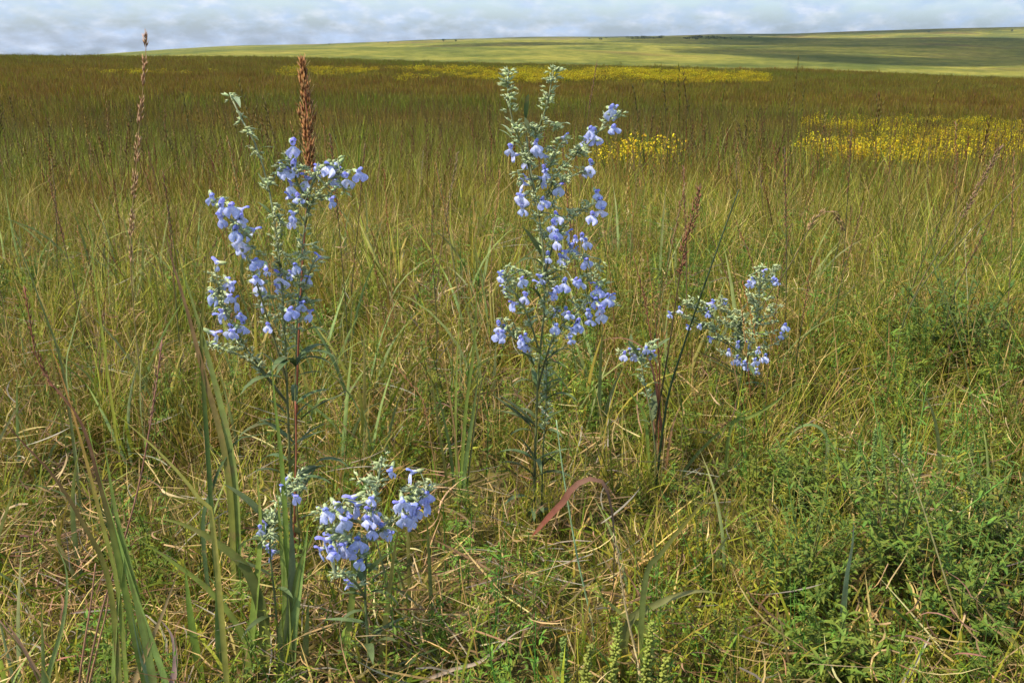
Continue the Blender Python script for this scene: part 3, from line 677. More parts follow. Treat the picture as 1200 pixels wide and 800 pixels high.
    for lf in leaves:                               # (x, y of tip, x, y of foot, pale?)
        tx, ty, ax, ay = lf[:4]; q = nearest(fine, PY(ax, ay, Y)); a = PY(ax, ay, q.y); t = PY(tx, ty, q.y + rr.uniform(-.05, .03)); d = t - a
        w = rr.uniform(.8, 1.15); me = rr.choice(PALE_LEAF if len(lf) > 4 else SAGE_LEAF)
        dn = d.normalized(); up = Vector((0, 0, 1)) if abs(dn.z) < .9 else Vector((1, -.4, 0))
        place(me, 'leaf', root, base, a, d, (d.length * w, d.length * 1.02, d.length), up)
    for _ in range(loc_leaves):                     # dark narrow leaves all the way down the stems
        pp = rr.choice(fine[:max(1, min(3, len(fine)))]); i = rr.randint(2, 15); p = pp[i]
        if p.z - base.z > .36 or p.z - base.z < .03: continue
        az = rr.uniform(0, 6.28); d = Vector((math.cos(az), math.sin(az), rr.uniform(.05, .7))); s = rr.uniform(.045, .085)
        place(rr.choice(SAGE_LEAF), 'leaf', root, base, p, d, s)
    return root
def spread(*seq):
    return [(seq[i], seq[i + 1]) for i in range(0, len(seq), 2)]
# left tall sage
sage('tall blue sage at the left with a bare pointed tip beside the orange seed head', 1.38,
     [[(270, 112), (284, 142), (300, 170), (313, 212), (320, 250), (330, 330), (335, 420), (340, 560), (342, 660)],
      [(373, 190), (366, 214), (357, 262), (351, 330), (347, 420), (346, 560, 'g'), ],
      [(252, 236), (266, 250), (280, 278), (296, 318), (316, 380), (332, 450)],
      [(251, 312), (257, 340), (268, 375), (290, 410), (334, 470)],
      [(398, 200), (384, 214), (366, 236), (356, 275)],
      [(372, 300), (362, 320), (350, 352)], [(345, 172), (343, 200), (352, 240)], [(236, 402), (260, 408), (296, 425), (332, 462)]],
     spread(344,174, 330,201, 345,199, 337,206, 371,201, 384,202, 399,204, 393,199, 422,207, 357,215, 340,220, 392,217, 349,236, 390,240, 249,236, 261,245, 272,249, 287,252, 283,258, 342,256, 257,260,
            280,261, 277,276, 281,284, 279,292, 283,299, 301,276, 341,263, 371,305, 300,312, 306,318, 312,322, 300,333, 305,338, 325,327, 324,341, 340,325, 346,316, 360,332, 252,312, 268,334, 274,338, 270,352, 278,356, 249,351, 259,370, 256,376,
            282,374, 284,382, 270,388, 272,394, 255,397, 304,352, 355,361, 350,357, 365,370, 341,370, 314,386, 336,235, 376,206, 405,212),
     [spread(269,109, 273,118), spread(281,132, 285,142), spread(289,150, 292,158), spread(300,176, 304,184), spread(333,180, 338,196), spread(395,186, 380,196, 366,205), spread(362,222, 356,240), spread(390,224, 376,236), spread(256,232, 264,240), spread(270,256, 292,278), spread(296,288, 306,300), spread(318,238, 326,262),
      spread(326,252, 330,276), spread(330,292, 338,310), spread(248,322, 258,350), spread(252,340, 262,362), spread(230,400, 250,404, 268,412), spread(366,286, 372,292), spread(358,296, 352,304), spread(312,222, 316,210),
      spread(330,188, 318,216), spread(352,228, 344,246), spread(400,214, 404,226), spread(350,200, 362,196), spread(332,318, 346,332), spread(368,356, 362,350), spread(280,404, 272,410), spread(340,345, 346,356)],
     [(308,155,294,152,1), (322,178,304,174,1), (286,172,298,172,1), (300,205,312,222,1), (282,124,272,116,1), (293,146,286,136,1),
      (392,420,348,424), (380,440,349,440), (413,470,350,494), (275,442,338,447), (296,490,338,498), (412,534,368,544), (296,551,340,562), (395,410,350,420), (275,505,326,499), (372,470,346,490), (384,380,356,390),
      (302,372,322,392), (318,300,330,316), (366,345,352,362), (378,345,352,365), (300,240,318,252), (297,530,338,540), (372,600,346,612), (300,420,336,440), (388,500,348,520), (310,470,336,486)], 3, .0215, .0026, 30, True)
# tall sage in the middle
sage('tall blue sage in the middle with two pale bud tips at the top', 1.55,
     [[(617, 160), (622, 200), (631, 250), (637, 300), (638, 360), (632, 420), (628, 500), (626, 590), (627, 640)],
      [(596, 82), (595, 110), (599, 135), (606, 158), (618, 190), (628, 235)],
      [(650, 80), (646, 96), (642, 120), (634, 142), (627, 165), (625, 195)],
      [(720, 134), (706, 148), (688, 170), (668, 188), (648, 212), (636, 250)],
      [(700, 236), (684, 244), (664, 262), (650, 282), (640, 320)],
      [(688, 300), (675, 300), (660, 312), (644, 335)],
      [(706, 340), (690, 352), (668, 372), (652, 390), (642, 412), (634, 450)],
      [(589, 322), (598, 336), (612, 356), (622, 380), (628, 420)],
      [(585, 380), (596, 386), (612, 398), (622, 420)], [(664, 160), (655, 172), (646, 192), (634, 222)], [(690, 200), (676, 204), (656, 214), (640, 236)],
      [(640, 416), (640, 470), (636, 540), (634, 640, 'g')]],
     spread(601,186, 598,178, 629,172, 632,182, 636,188, 637,201, 640,206, 617,194, 611,219, 614,213, 637,214, 657,224, 636,239, 610,246, 609,236, 664,164, 692,156, 696,160, 686,168, 717,132, 722,130, 719,156, 692,196, 687,206,
            700,231, 703,240, 706,250, 694,257, 651,256, 648,266, 652,277, 651,284, 668,278, 674,284, 682,281, 686,286, 661,301, 656,306, 670,294, 676,296, 642,302, 687,310, 589,324, 585,326, 612,331, 589,341, 615,351, 600,361, 631,329, 628,336,
            662,335, 679,336, 675,332, 649,349, 652,342, 700,344, 697,338, 712,352, 718,350, 652,369, 666,372, 663,366, 689,370, 692,378, 707,369, 704,364, 675,387, 678,382, 672,390, 669,400, 652,387, 584,384, 590,388, 584,398, 588,394, 612,405, 616,397, 610,400, 616,410, 698,357, 688,360),
     [spread(596,82, 594,90), spread(594,96, 598,104), spread(595,110, 598,118), spread(655,80, 647,84), spread(650,90, 640,96), spread(642,112, 636,118), spread(600,150, 632,150), spread(622,145, 630,160), spread(650,144, 655,152), spread(644,172, 652,182), spread(660,192, 652,200), spread(656,204, 644,214),
      spread(606,200, 612,216), spread(646,222, 650,246), spread(660,212, 668,208), spread(728,132, 722,138), spread(678,170, 686,180), spread(676,178, 684,182), spread(686,244, 668,250, 660,258), spread(644,250, 650,262), spread(704,304, 700,316, 694,326), spread(692,320, 686,330), spread(596,310, 604,318), spread(612,316, 618,324),
      spread(668,352, 684,362), spread(640,326, 648,336), spread(655,360, 646,374), spread(602,378, 606,392), spread(604,398, 602,386), spread(588,372, 594,380), spread(700,330, 706,334), spread(636,352, 640,370), spread(592,334, 596,350), spread(690,348, 698,352), spread(716,358, 724,356), spread(616,180, 624,194), spread(620,224, 628,240), spread(620,414, 626,422), spread(640,272, 644,284)],
     [(619,103,616,142), (669,143,648,155,1), (583,155,598,160,1), (598,142,604,150,1), (586,144,600,160,1), (614,145,620,156,1),
      (606,277,634,300), (607,300,636,312), (624,283,638,300), (610,330,634,352), (664,320,642,334), (668,412,640,422), (672,405,646,418), (660,360,644,376), (604,470,628,492), (676,452,632,468), (600,440,628,452), (596,500,626,508),
      (586,540,626,560), (672,535,630,552), (566,476,626,504), (592,575,626,590), (660,590,628,604), (668,485,630,500), (612,600,627,620), (582,610,626,626), (654,420,640,430), (600,520,627,540), (678,455,640,470), (650,530,634,548), (660,500,634,510), (600,410,626,430), (648,610,630,622)], 5, .0205, .0026, 44)
# front sage with the large lower flowers
sage('low blue sage in front with the largest pale blue flowers', 1.12,
     [[(447, 536), (444, 560), (436, 590), (430, 640), (428, 700), (432, 770), (434, 830)],
      [(506, 566), (496, 580), (480, 596), (458, 612), (438, 640)],
      [(376, 602), (385, 616), (402, 630), (420, 650), (428, 668)], [(392, 672), (404, 674), (418, 684), (428, 704)]],
     spread(375,603, 382,606, 409,590, 414,596, 410,612, 404,616, 377,640, 372,648, 384,636, 435,590, 431,604, 438,600, 442,622, 436,626, 448,620, 459,630, 388,650, 394,644, 402,645, 408,650, 419,640, 422,664, 407,688, 457,558, 480,558, 465,596, 472,594, 474,612, 486,600, 490,606, 500,584, 504,580, 502,596, 486,612, 497,592, 392,656, 480,618, 430,614, 478,606, 396,598),
     [spread(447,534, 444,548), spread(442,560, 436,574), spread(504,562, 492,568), spread(488,570, 480,578), spread(380,620, 396,622), spread(398,624, 412,632), spread(392,672, 402,672), spread(436,580, 428,586), spread(404,584, 398,596), spread(440,660, 432,664), spread(420,560, 430,566), spread(374,596, 384,598)],
     [(392,724,428,716), (470,664,432,672), (382,738,430,730), (474,700,432,694), (396,692,428,700), (466,750,434,760), (388,770,430,776), (452,664,434,690), (476,735,434,742), (400,752,430,760)], 9, .0215, .0024, 10)
sage('short blue sage sprig with few flowers at the foot of the left sage', 1.14,
     [[(350, 550), (346, 566), (334, 584), (322, 606), (316, 640), (322, 700), (330, 800)], [(302, 638), (310, 630), (320, 622)]],
     spread(335,566, 347,586, 309,618, 311,646, 331,574, 316,650, 305,622), [spread(350,552, 346,566), spread(342,566, 336,580), spread(324,592, 316,612), spread(316,624, 306,632), spread(356,572, 346,570)],
     [(278,646,304,632), (352,580,334,584,1), (300,668,318,660), (344,700,322,690)], 13, .017, .002, 4)
sage('small blue sage sprig with four flowers between the tall sage and the dark stalk', 1.72,
     [[(764, 402), (756, 410), (752, 430), (760, 470), (768, 530)], [(730, 414), (742, 412), (752, 424)]],
     spread(732,417, 744,419, 747,416, 757,411, 766,416, 738,415), [spread(770,398, 764,406), spread(726,414, 736,410), spread(742,408, 750,412)], [(738,440,754,440), (776,452,756,450), (742,490,762,496)], 15, .02, .0018, 6)
sage('pale budding blue sage at right with small scattered flowers', 2.05,
     [[(892, 316), (890, 340), (888, 368), (878, 410), (868, 440), (860, 500), (857, 540)],
      [(800, 356), (822, 366), (850, 380), (872, 400)], [(796, 366), (818, 380), (842, 392), (868, 416)], [(912, 312), (902, 322), (891, 338)], [(915, 356), (904, 368), (889, 384)], [(918, 396), (906, 404), (884, 412)], [(844, 352), (852, 366), (866, 384), (876, 402)], [(842, 412), (856, 416), (872, 420)], [(885, 436), (880, 428), (874, 424)], [(876, 344), (884, 352), (889, 362)]],
     spread(881,330, 877,334, 896,321, 909,332, 906,330, 835,357, 832,360, 830,369, 850,355, 796,364, 784,370, 820,384, 832,400, 806,386, 854,414, 865,405, 876,405, 867,425, 864,422, 875,431, 885,425, 887,436, 897,420, 900,365, 915,394, 920,385, 889,411, 872,428),
     [spread(884,314, 896,312), spread(912,310, 902,318), spread(880,322, 888,330), spread(876,346, 890,348, 902,350), spread(800,352, 812,358), spread(814,360, 836,366), spread(798,370, 812,372), spread(838,358, 852,366), spread(842,376, 864,384), spread(866,372, 884,382), spread(880,376, 896,382), spread(908,356, 900,366), spread(826,378, 842,386), spread(840,396, 858,398), spread(860,392, 876,398), spread(896,392, 906,388), spread(905,330, 896,340), spread(882,352, 886,366), spread(852,372, 866,372), spread(890,420, 880,412), spread(812,348, 806,356), spread(862,362, 872,370), spread(846,346, 848,356), spread(912,376, 902,380), spread(820,352, 830,358), spread(872,388, 884,392)],
     [(824,432,864,440), (905,450,868,452), (830,470,862,478), (890,490,862,496), (812,356,826,368,1), (908,404,888,396,1)], 17, .0185, .0026, 10)

# ---- grass stalks and blades that stand out
def stalk(label, pts, Y, r=.0016, cols=((.16, .15, .05), (.15, .10, .05)), head=None, blades=(), group=None, name='grass_stalk', cat='grass stalk', seed=0):
    rr = random.Random(seed * 31 + 5); P = path(pts, Y); n = 26; sm = smooth_pts(P, n); base = sm[0].copy(); root = thing(name, label, cat, base, group)
    mb = MB(); tube(mb, sm, r, r * .5, list(cols), 5); mb.build('stem', M_STEM, root, base)
    if head:
        t0, t1, style, c = head; hm = MB(); L_ = sum((sm[i + 1] - sm[i]).length for i in range(n)) * (t1 - t0)
        if style == 'dense': cnt, ln, sw, ra = int(L_ / .00055), .013, .5, .0014
        elif style == 'narrow': cnt, ln, sw, ra = int(L_ / .0015), .014, .45, .0012
        elif style == 'plume': cnt, ln, sw, ra = int(L_ / .0011), .012, .75, .0011
        else: cnt, ln, sw, ra = int(L_ / .0032), .009, .5, .0009
        for k in range(cnt):
            t = t0 + (t1 - t0) * (k + rr.random()) / cnt; p, tg = along(sm, min(t, .999)); a = rr.uniform(0, 6.28); v = (t - t0) / (t1 - t0)
            side = Vector((math.cos(a), math.sin(a), 0)); fat = math.sin(math.pi * min(.96, .12 + v * .85)) ** .6
            wob = .75 + .35 * math.sin(t * 90 + seed) * math.sin(t * 37)
            rad_ = wob * {'dense': .0105, 'plume': .007, 'narrow': .0042, 'loose': .003}[style] * fat * math.sqrt(rr.random())
            if style == 'narrow' and math.sin(v * 38 + seed) < -.55: continue
            spindle(hm, p + side * rad_, tg + side * sw * rr.uniform(.2, 1), ln * rr.uniform(.6, 1.2), ra, jit(c[0], .3, rr), jit(c[1], .3, rr))
            if style == 'dense' and k % 3 == 0:
                q = p + side * rad_ * 1.2; ribbon(hm, [q, q + (tg + side * .7).normalized() * .014], .0007, [c[1], PALE], prof='x')
        h = hm.build('seed_head', M_BUD if style == 'x' else M_PLANT, root, base); h['kind'] = 'stuff'
    for (x, y, t, w, bc) in blades:                  # leaf blade from the stem to a photo point
        p, tg = along(sm, t); q = PY(x, y, p.y + rr.uniform(-.06, .06)); bm_ = MB(); mid = p.lerp(q, .5) + Vector((0, 0, (q - p).length * .14))
        ribbon(bm_, smooth_pts([p, mid, q], 10), w, bc, face=Vector((rr.uniform(-.5, .5), -1, .6)), fold=.3); bm_.build('blade', M_PLANT, root, base)
    return root
SH_O = ((.27, .095, .035), (.40, .18, .07)); SH_R = ((.20, .07, .04), (.30, .13, .07)); SH_B = ((.22, .14, .07), (.38, .26, .14))
stalk('tall thin grass stalk with narrow tan seed head crossing the skyline at left', [(170, 34), (171, 60), (168, 100), (163, 150), (159, 200), (155, 250), (154, 330)], 1.9, .0013, ((.14, .13, .05), (.3, .14, .07)), (.48, .985, 'narrow', ((.36, .16, .07), (.55, .36, .2))), seed=1)
stalk('thick orange brown Indian grass seed head rising behind the left sage', [(354, 66), (357, 100), (360, 140), (363, 180), (361, 225), (355, 300), (349, 420), (346, 545), (345, 690)], 1.46, .0023, ((.2, .06, .03), (.25, .1, .04), (.3, .13, .05)), (.79, .99, 'dense', SH_O), seed=2)
stalk('slender stalk with rusty seed plume right of the middle sage', [(821, 215), (815, 245), (806, 275), (797, 320), (785, 400), (772, 480), (762, 560)], 1.74, .0019, ((.05, .055, .018), (.1, .06, .025)), (.70, .98, 'plume', SH_R), seed=3)
stalk('long bare dark green stalk slanting beside the rusty plume', [(866, 222), (845, 280), (820, 350), (798, 415), (782, 470), (770, 560)], 1.66, .0025, ((.03, .05, .014), (.035, .045, .016)), seed=4)  # dark green stem, its colour deepened further to imitate backlit shade
stalk('dark stalk with drooping tan plume above the pale sage', [(988, 270), (982, 254), (970, 246), (955, 256), (940, 285), (920, 320), (898, 350), (880, 400), (862, 520)], 2.1, .0019, ((.04, .045, .016), (.1, .07, .03)), (.80, .99, 'plume', ((.30, .14, .07), (.42, .26, .14))), seed=5)  # stem colour darkened to stand in for shade, like the bare stalk
stalk('straw stalk with brown seed spike in the bottom foreground', [(721, 628), (726, 665), (732, 705), (738, 735), (746, 765), (756, 812)], 1.12, .0017, ((.40, .31, .15), (.36, .25, .12)), (.60, .99, 'loose', ((.26, .17, .09), (.40, .29, .17))), seed=6)
stalk('red seed stalk with broad red leaf at the left edge', [(28, 335), (35, 375), (43, 420), (62, 452), (92, 490), (112, 545), (130, 620), (142, 720)], 1.18, .0016, ((.1, .12, .03), (.22, .07, .04)), (.72, .99, 'loose', SH_R), seed=7)
stalk('pinkish tan stalk curving up left of the broad blades', [(190, 398), (183, 450), (174, 510), (160, 580), (140, 650), (118, 720), (100, 810)], 1.05, .0015, ((.26, .17, .09), (.34, .18, .1)), (.8, .99, 'loose', SH_B), seed=8)
stalk('pale green straight stalk leaning at the foot of the middle sage', [(652, 492), (658, 540), (666, 592), (678, 660), (694, 730)], 1.22, .0015, ((.2, .28, .12), (.24, .32, .16)), seed=9)
stalk('orange straw stalk standing below the middle sage', [(539, 655), (543, 690), (552, 730), (563, 790)], 1.1, .0013, ((.36, .2, .06), (.42, .26, .08)), seed=10)
stalk('red stalk rising along the foot of the left sage', [(346, 470), (347, 530), (345, 600), (340, 680), (338, 800)], 1.16, .0018, ((.16, .10, .04), (.28, .08, .04)), seed=11)
stalk('tan stalk leaning through the right bushy forb', [(1064, 548), (1080, 590), (1096, 640), (1115, 700), (1132, 750)], 1.22, .0016, ((.3, .22, .1), (.32, .27, .11)), seed=12)
stalk('stalk with reddish seed head against the yellow flower patch', [(1176, 168), (1160, 195), (1144, 225), (1118, 270), (1086, 318), (1062, 370), (1046, 420)], 2.3, .0018, ((.05, .055, .02), (.12, .08, .035)), (.70, .98, 'plume', ((.24, .11, .07), (.33, .19, .12))), seed=13)
stalk('bare dark stalk slanting up to the right edge', [(1200, 212), (1172, 238), (1136, 272), (1104, 306), (1074, 345), (1052, 400)], 2.2, .0018, ((.05, .06, .018), (.12, .11, .04)), seed=14)  # shade of a backlit stalk painted into the stem colour
stalk('long straw stalk bent over in the right grass', [(1086, 268), (1098, 310), (1112, 360), (1128, 410), (1140, 480)], 2.0, .0012, ((.1, .13, .04), (.14, .17, .06)), seed=15)
stalk('pale curved stalk with nodding tip in the right grass', [(1138, 268), (1131, 282), (1132, 310), (1134, 350), (1136, 420)], 2.4, .0012, ((.3, .27, .13), (.42, .34, .2)), (.8, .98, 'loose', SH_B), seed=16)
stalk('broken orange seed stalk leaning right of the left sage', [(462, 426), (478, 446), (494, 466), (502, 500), (512, 560)], 1.75, .0014, ((.2, .12, .05), (.36, .16, .07)), (.5, .98, 'loose', ((.34, .15, .06), (.4, .2, .09))), seed=17)
stalk('thin dark stalk standing behind the middle sage top', [(700, 70), (695, 100), (690, 130), (686, 175), (676, 260)], 3.2, .0012, ((.1, .09, .035), (.14, .09, .05)), (.8, .98, 'loose', SH_R), seed=18)
stalk('short orange seed stalk left of the middle sage', [(586, 198), (584, 225), (581, 250), (576, 300)], 2.6, .0013, ((.12, .1, .04), (.3, .14, .06)), (.55, .98, 'loose', ((.36, .15, .05), (.42, .22, .09))), seed=19)
stalk('dark rusty seed stalk slanting behind the small sage sprig', [(742, 300), (754, 345), (762, 390), (770, 440), (772, 520)], 1.78, .0016, ((.2, .07, .03), (.2, .09, .04)), (.5, .9, 'loose', SH_R), seed=20)
for k, (lb, pts, Y, hd) in enumerate([
    ('dark stalk leaning right between the pale sage and the reddish seed head', [(1012, 236), (1000, 280), (984, 340), (972, 420)], 2.5, SH_R), ('thin green stalk rising just left of the reddish seed head', [(1112, 236), (1094, 276), (1074, 324), (1056, 380)], 2.6, None),
    ('dark rusty stalk beside the nodding pale curved stalk', [(1168, 240), (1150, 280), (1120, 340), (1100, 420)], 2.3, SH_R), ('straight dark stalk standing left of the skyline stalk', [(60, 186), (64, 220), (66, 262), (68, 330)], 2.9, SH_B),
    ('thin brown stalk left of the tall left sage flowers', [(196, 240), (200, 280), (204, 330), (210, 400)], 2.2, SH_R), ('dark bent stalk right of the tall left sage', [(428, 168), (424, 210), (420, 260), (412, 340)], 2.8, SH_R),
    ('upright rusty stalk between the tall left sage and the middle sage', [(508, 236), (506, 270), (508, 320), (512, 390)], 2.3, SH_O), ('short orange tipped stalk below the drooping tan plume', [(952, 300), (946, 340), (938, 390), (930, 450)], 2.1, SH_O),
    ('tan stalk at the lower left corner', [(-4, 722), (20, 752), (42, 782), (60, 820)], 1.05, None), ('rusty stem rising through the lower left tuft', [(112, 660), (106, 710), (98, 760), (92, 815)], 1.04, None), ('pink brown stem crossing the lower left tuft', [(128, 690), (124, 720), (114, 760), (104, 815)], 1.06, None)]):
    c_ = ((.05, .06, .02), (.1, .075, .03)) if k < 8 else ((.34, .19, .1), (.36, .2, .11))
    stalk(lb, pts, Y, .0017, c_, (.62, .98, 'loose', hd) if hd else None, seed=40 + k)
rs = random.Random(99)
SPOTS = ((18, 'at the left edge of the field'), (105, 'left of the thin skyline stalk'), (205, 'between the skyline stalk and the left sage'), (300, 'behind the left sage'), (428, 'just right of the left sage'), (505, 'midway between the two tall sages'),
         (560, 'just left of the middle sage'), (655, 'behind the middle sage'), (745, 'just right of the middle sage'), (830, 'beside the bare dark stalk'), (900, 'directly above the pale sage'), (1000, 'between the pale sage and the yellow patch'), (1085, 'below the yellow flower patch'), (1165, 'near the right edge of the field'))
for k in range(28):                                   # single stalks scattered through the field between the named ones
    spot = SPOTS[k // 2]; px = spot[0] + rs.uniform(-26, 26); far = k % 2; Y = rs.uniform(4.2, 5.6) if far else rs.uniform(2.3, 3.2)
    g = H((px - 600) / 1200 * Y, Y); h = rs.uniform(.36, .46) if far else rs.uniform(.46, .6); lean = rs.uniform(-.16, .16)
    x0 = (px - 600) / 1200 * Y * 1.04; P0 = Vector((x0, Y, g))
    sm = smooth_pts([P0, P0 + Vector((lean * h * .3, 0, h * .45)), P0 + Vector((lean * h, rs.uniform(-.03, .03), h))], 14)
    root = thing('grass_stalk', ('short distant' if far else 'taller nearer') + ' thin seed stalk ' + spot[1], 'grass stalk', P0, 'thin seed stalks dotted over the field')
    mb = MB(); c = rs.choice(((.08, .08, .03), (.14, .09, .045), (.17, .15, .06))); tube(mb, sm, .0016, .0009, [c, jit(c, .2, rs)], 4); mb.build('stem', M_STEM, root, P0)
    hm = MB(); hc = rs.choice((SH_R, SH_B, SH_R, SH_O))
    for q in range(60):
        p, tg = along(sm, .66 + .335 * q / 60); a = rs.uniform(0, 6.28); sd = Vector((math.cos(a), math.sin(a), 0)); spindle(hm, p + sd * rs.uniform(0, .003), tg + sd * rs.uniform(.1, .5), .011, .0011, jit(hc[0], .3, rs), jit(hc[1], .3, rs))
    o = hm.build('seed_head', M_PLANT, root, P0); o['kind'] = 'stuff'

def tuft(label, Y, blades, seed=0, group=None, cat='grass tuft', name='grass_tuft'):
    """blades: (photo polyline tip..foot, width in m, colours base..tip)"""
    rr = random.Random(seed + 70); P = [path(b[0], Y) for b in blades]; base = P[0][0].copy()
    root = thing(name, label, cat, base, group)
    for pts, b in zip(P, blades):
        mb = MB(); f = b[3] if len(b) > 3 else Vector((rr.uniform(-.5, .5), -1, .35)); ribbon(mb, smooth_pts(pts, 24), b[1] * 1.2, [jit(c, .1, rr) for c in b[2]], face=f, fold=rr.uniform(.2, .5), twist=rr.uniform(-.5, .5), prof=b[4] if len(b) > 4 else 'grass'); mb.build('blade', M_PLANT, root, base)
    return root
GB = (.15, .21, .035); GG = (.19, .235, .065); OB = (.17, .19, .035); YB = (.32, .29, .06); RB = (.24, .06, .03)
tuft('tuft of broad grey green blades with red edges in the left foreground', 1.02,
     [([(98, 470), (112, 540), (132, 610), (160, 700), (198, 810)], .0075, [GG, GB]), ([(120, 505), (136, 600), (156, 680), (180, 800)], .0075, [GG, GB]), ([(40, 425), (72, 462), (96, 496), (116, 560), (140, 660), (170, 800)], .0065, [GG, GB, GB, (.16, .09, .04), (.2, .1, .05)]),
      ([(0, 488), (30, 522), (62, 556), (96, 610), (130, 690)], .006, [GG, OB, (.14, .06, .04)]), ([(128, 478), (170, 514), (208, 552), (236, 588), (250, 620)], .0055, [OB, YB, YB]), ([(52, 385), (72, 440), (96, 520), (122, 620), (140, 700)], .005, [GB, OB, ORG]),
      ([(150, 620), (142, 680), (136, 740), (134, 810)], .006, [GB, GG]), ([(212, 660), (190, 720), (165, 780), (155, 820)], .005, [TAN, (.2, .15, .07)]), ([(185, 722), (202, 745), (206, 780), (200, 815)], .0075, [(.2, .11, .09), (.3, .2, .16)]),
      ([(60, 628), (78, 670), (74, 730), (54, 810)], .0045, [GG, GG]), ([(152, 700), (164, 760), (178, 815)], .006, [GG, (.2, .26, .13)]), ([(0, 720), (22, 750), (44, 790), (52, 812)], .005, [TAN, (.33, .18, .1)])], 1)
tuft('pair of broad olive blades standing left of the tall left sage', 1.3,
     [([(192, 262), (202, 306), (220, 365), (240, 440), (262, 520), (272, 600)], .0085, [OB, OB, (.2, .14, .05), BRN]), ([(205, 290), (228, 360), (248, 430), (266, 500), (276, 560), (280, 640)], .01, [OB, (.19, .2, .05), (.15, .16, .04)]),
      ([(245, 240), (243, 300), (239, 350), (236, 400), (240, 470)], .006, [DKG, DKG, OL]), ([(320, 505), (300, 510), (280, 514), (262, 540), (248, 575), (238, 620)], .006, [(.07, .11, .04), (.07, .12, .04)])], 2)
tuft('dense tuft of upright grey green blades at the foot of the left sage', 1.13,
     [([(316, 400), (322, 470), (330, 540), (336, 640), (334, 740)], .006, [GB, GB]), ([(362, 610), (352, 680), (345, 740), (342, 815)], .0095, [GG, GG, GB]), ([(324, 560), (330, 630), (336, 700), (342, 812)], .009, [GG, GB]), ([(340, 590), (342, 660), (338, 740), (318, 815)], .011, [GG, (.15, .2, .1)]), ([(300, 540), (306, 620), (300, 700), (288, 812)], .009, [GB, OB]),
      ([(362, 700), (358, 750), (354, 812)], .008, [GG, GG]), ([(254, 640), (256, 700), (258, 760), (262, 815)], .01, [(.13, .2, .05), (.15, .21, .05), OB]), ([(216, 655), (224, 720), (232, 770), (240, 815)], .009, [GB, GB]), ([(180, 606), (215, 614), (252, 634), (290, 668), (310, 730)], .012, [OB, (.10, .12, .03), OB]), ([(155, 626), (200, 656), (250, 695), (288, 750)], .008, [OB, OB]),
      ([(410, 610), (414, 680), (408, 740), (400, 812)], .008, [OB, GB]), ([(470, 600), (462, 650), (456, 700), (448, 760)], .006, [YB, YB]), ([(330, 740), (344, 700), (352, 660), (374, 612)][::-1], .008, [GG, GB])], 3)
tuft('clump of thin red and rusty blades beside the dark stalk', 1.74,
     [([(766, 342), (768, 380), (772, 420), (772, 470), (764, 540)], .0034, [OB, RED, RB, (.3, .12, .06)]), ([(694, 402), (718, 396), (738, 398), (756, 412), (768, 450), (778, 540)], .0042, [OB, RED, (.34, .15, .08), (.36, .2, .11)]), ([(746, 432), (756, 460), (764, 490), (772, 545)], .0034, [OB, (.3, .14, .09), ORG]),
      ([(722, 436), (740, 462), (756, 490), (760, 540)], .005, [OB, GB]), ([(800, 470), (788, 500), (780, 550)], .004, [ORG, (.32, .2, .1)])], 4)
tuft('rusty dead leaf curling over at the foot of the middle sage', 1.2, [([(622, 630), (634, 616), (650, 598), (660, 588), (672, 570), (690, 561), (704, 563), (713, 580), (720, 640)], .0068, [BRN, (.1, .09, .04), (.16, .12, .06), (.22, .12, .06), (.25, .085, .035)], Vector((.3, -1, .5)), 'paddle')], 5, cat='grass blade', name='grass_plant')
tuft('olive blade slanting across the right of the foreground thatch', 1.12, [([(866, 548), (838, 575), (805, 610), (775, 648), (756, 680)], .006, [OB, (.1, .11, .03), OL])], 6, cat='grass blade', name='grass_plant')
tuft('arching pair of pale olive blades near the brown seed spike', 1.14, [([(850, 696), (818, 692), (786, 700), (756, 714), (738, 726), (730, 760)], .009, [OB, (.18, .19, .06), (.2, .19, .06)]), ([(684, 684), (706, 700), (728, 718), (752, 734), (764, 760)], .006, [OB, (.24, .23, .06)])], 7, cat='grass blade', name='grass_tuft')
tuft('single pale green blade standing among the right forbs', 1.2, [([(1001, 606), (998, 640), (992, 670), (988, 705), (986, 740)], .009, [OB, (.2, .24, .1), (.25, .26, .13)])], 8, cat='grass blade', name='grass_plant')
tuft('long olive blade curving over in the right middle grass', 1.6, [([(1064, 440), (1078, 456), (1092, 480), (1100, 520), (1102, 570), (1110, 620)], .006, [OB, (.09, .11, .03), (.12, .12, .04)])], 9, cat='grass blade', name='grass_plant')
tuft('yellow green blade leaning out at the lower right edge', 1.15, [([(1144, 704), (1164, 726), (1186, 750), (1206, 772), (1220, 800)], .005, [OB, YB, (.3, .24, .1)])], 10, cat='grass blade', name='grass_plant')
tuft('dark stick like blade rising from the left edge of the field', 1.6, [([(0, 222), (14, 262), (32, 312), (52, 366), (68, 410), (80, 470)], .0042, [(.1, .12, .04), (.08, .1, .03), (.1, .14, .05)])], 11, cat='grass blade', name='grass_plant')
tuft('pair of crossing light green blades left of the broad olive blades', 1.75, [([(95, 232), (102, 252), (108, 280), (112, 330)], .005, [YG, GB]), ([(125, 255), (112, 290), (100, 330), (86, 390), (78, 440)], .0035, [(.22, .26, .12), OB]), ([(86, 300), (76, 330), (66, 370), (62, 420)], .0035, [DKG, OL])], 12)
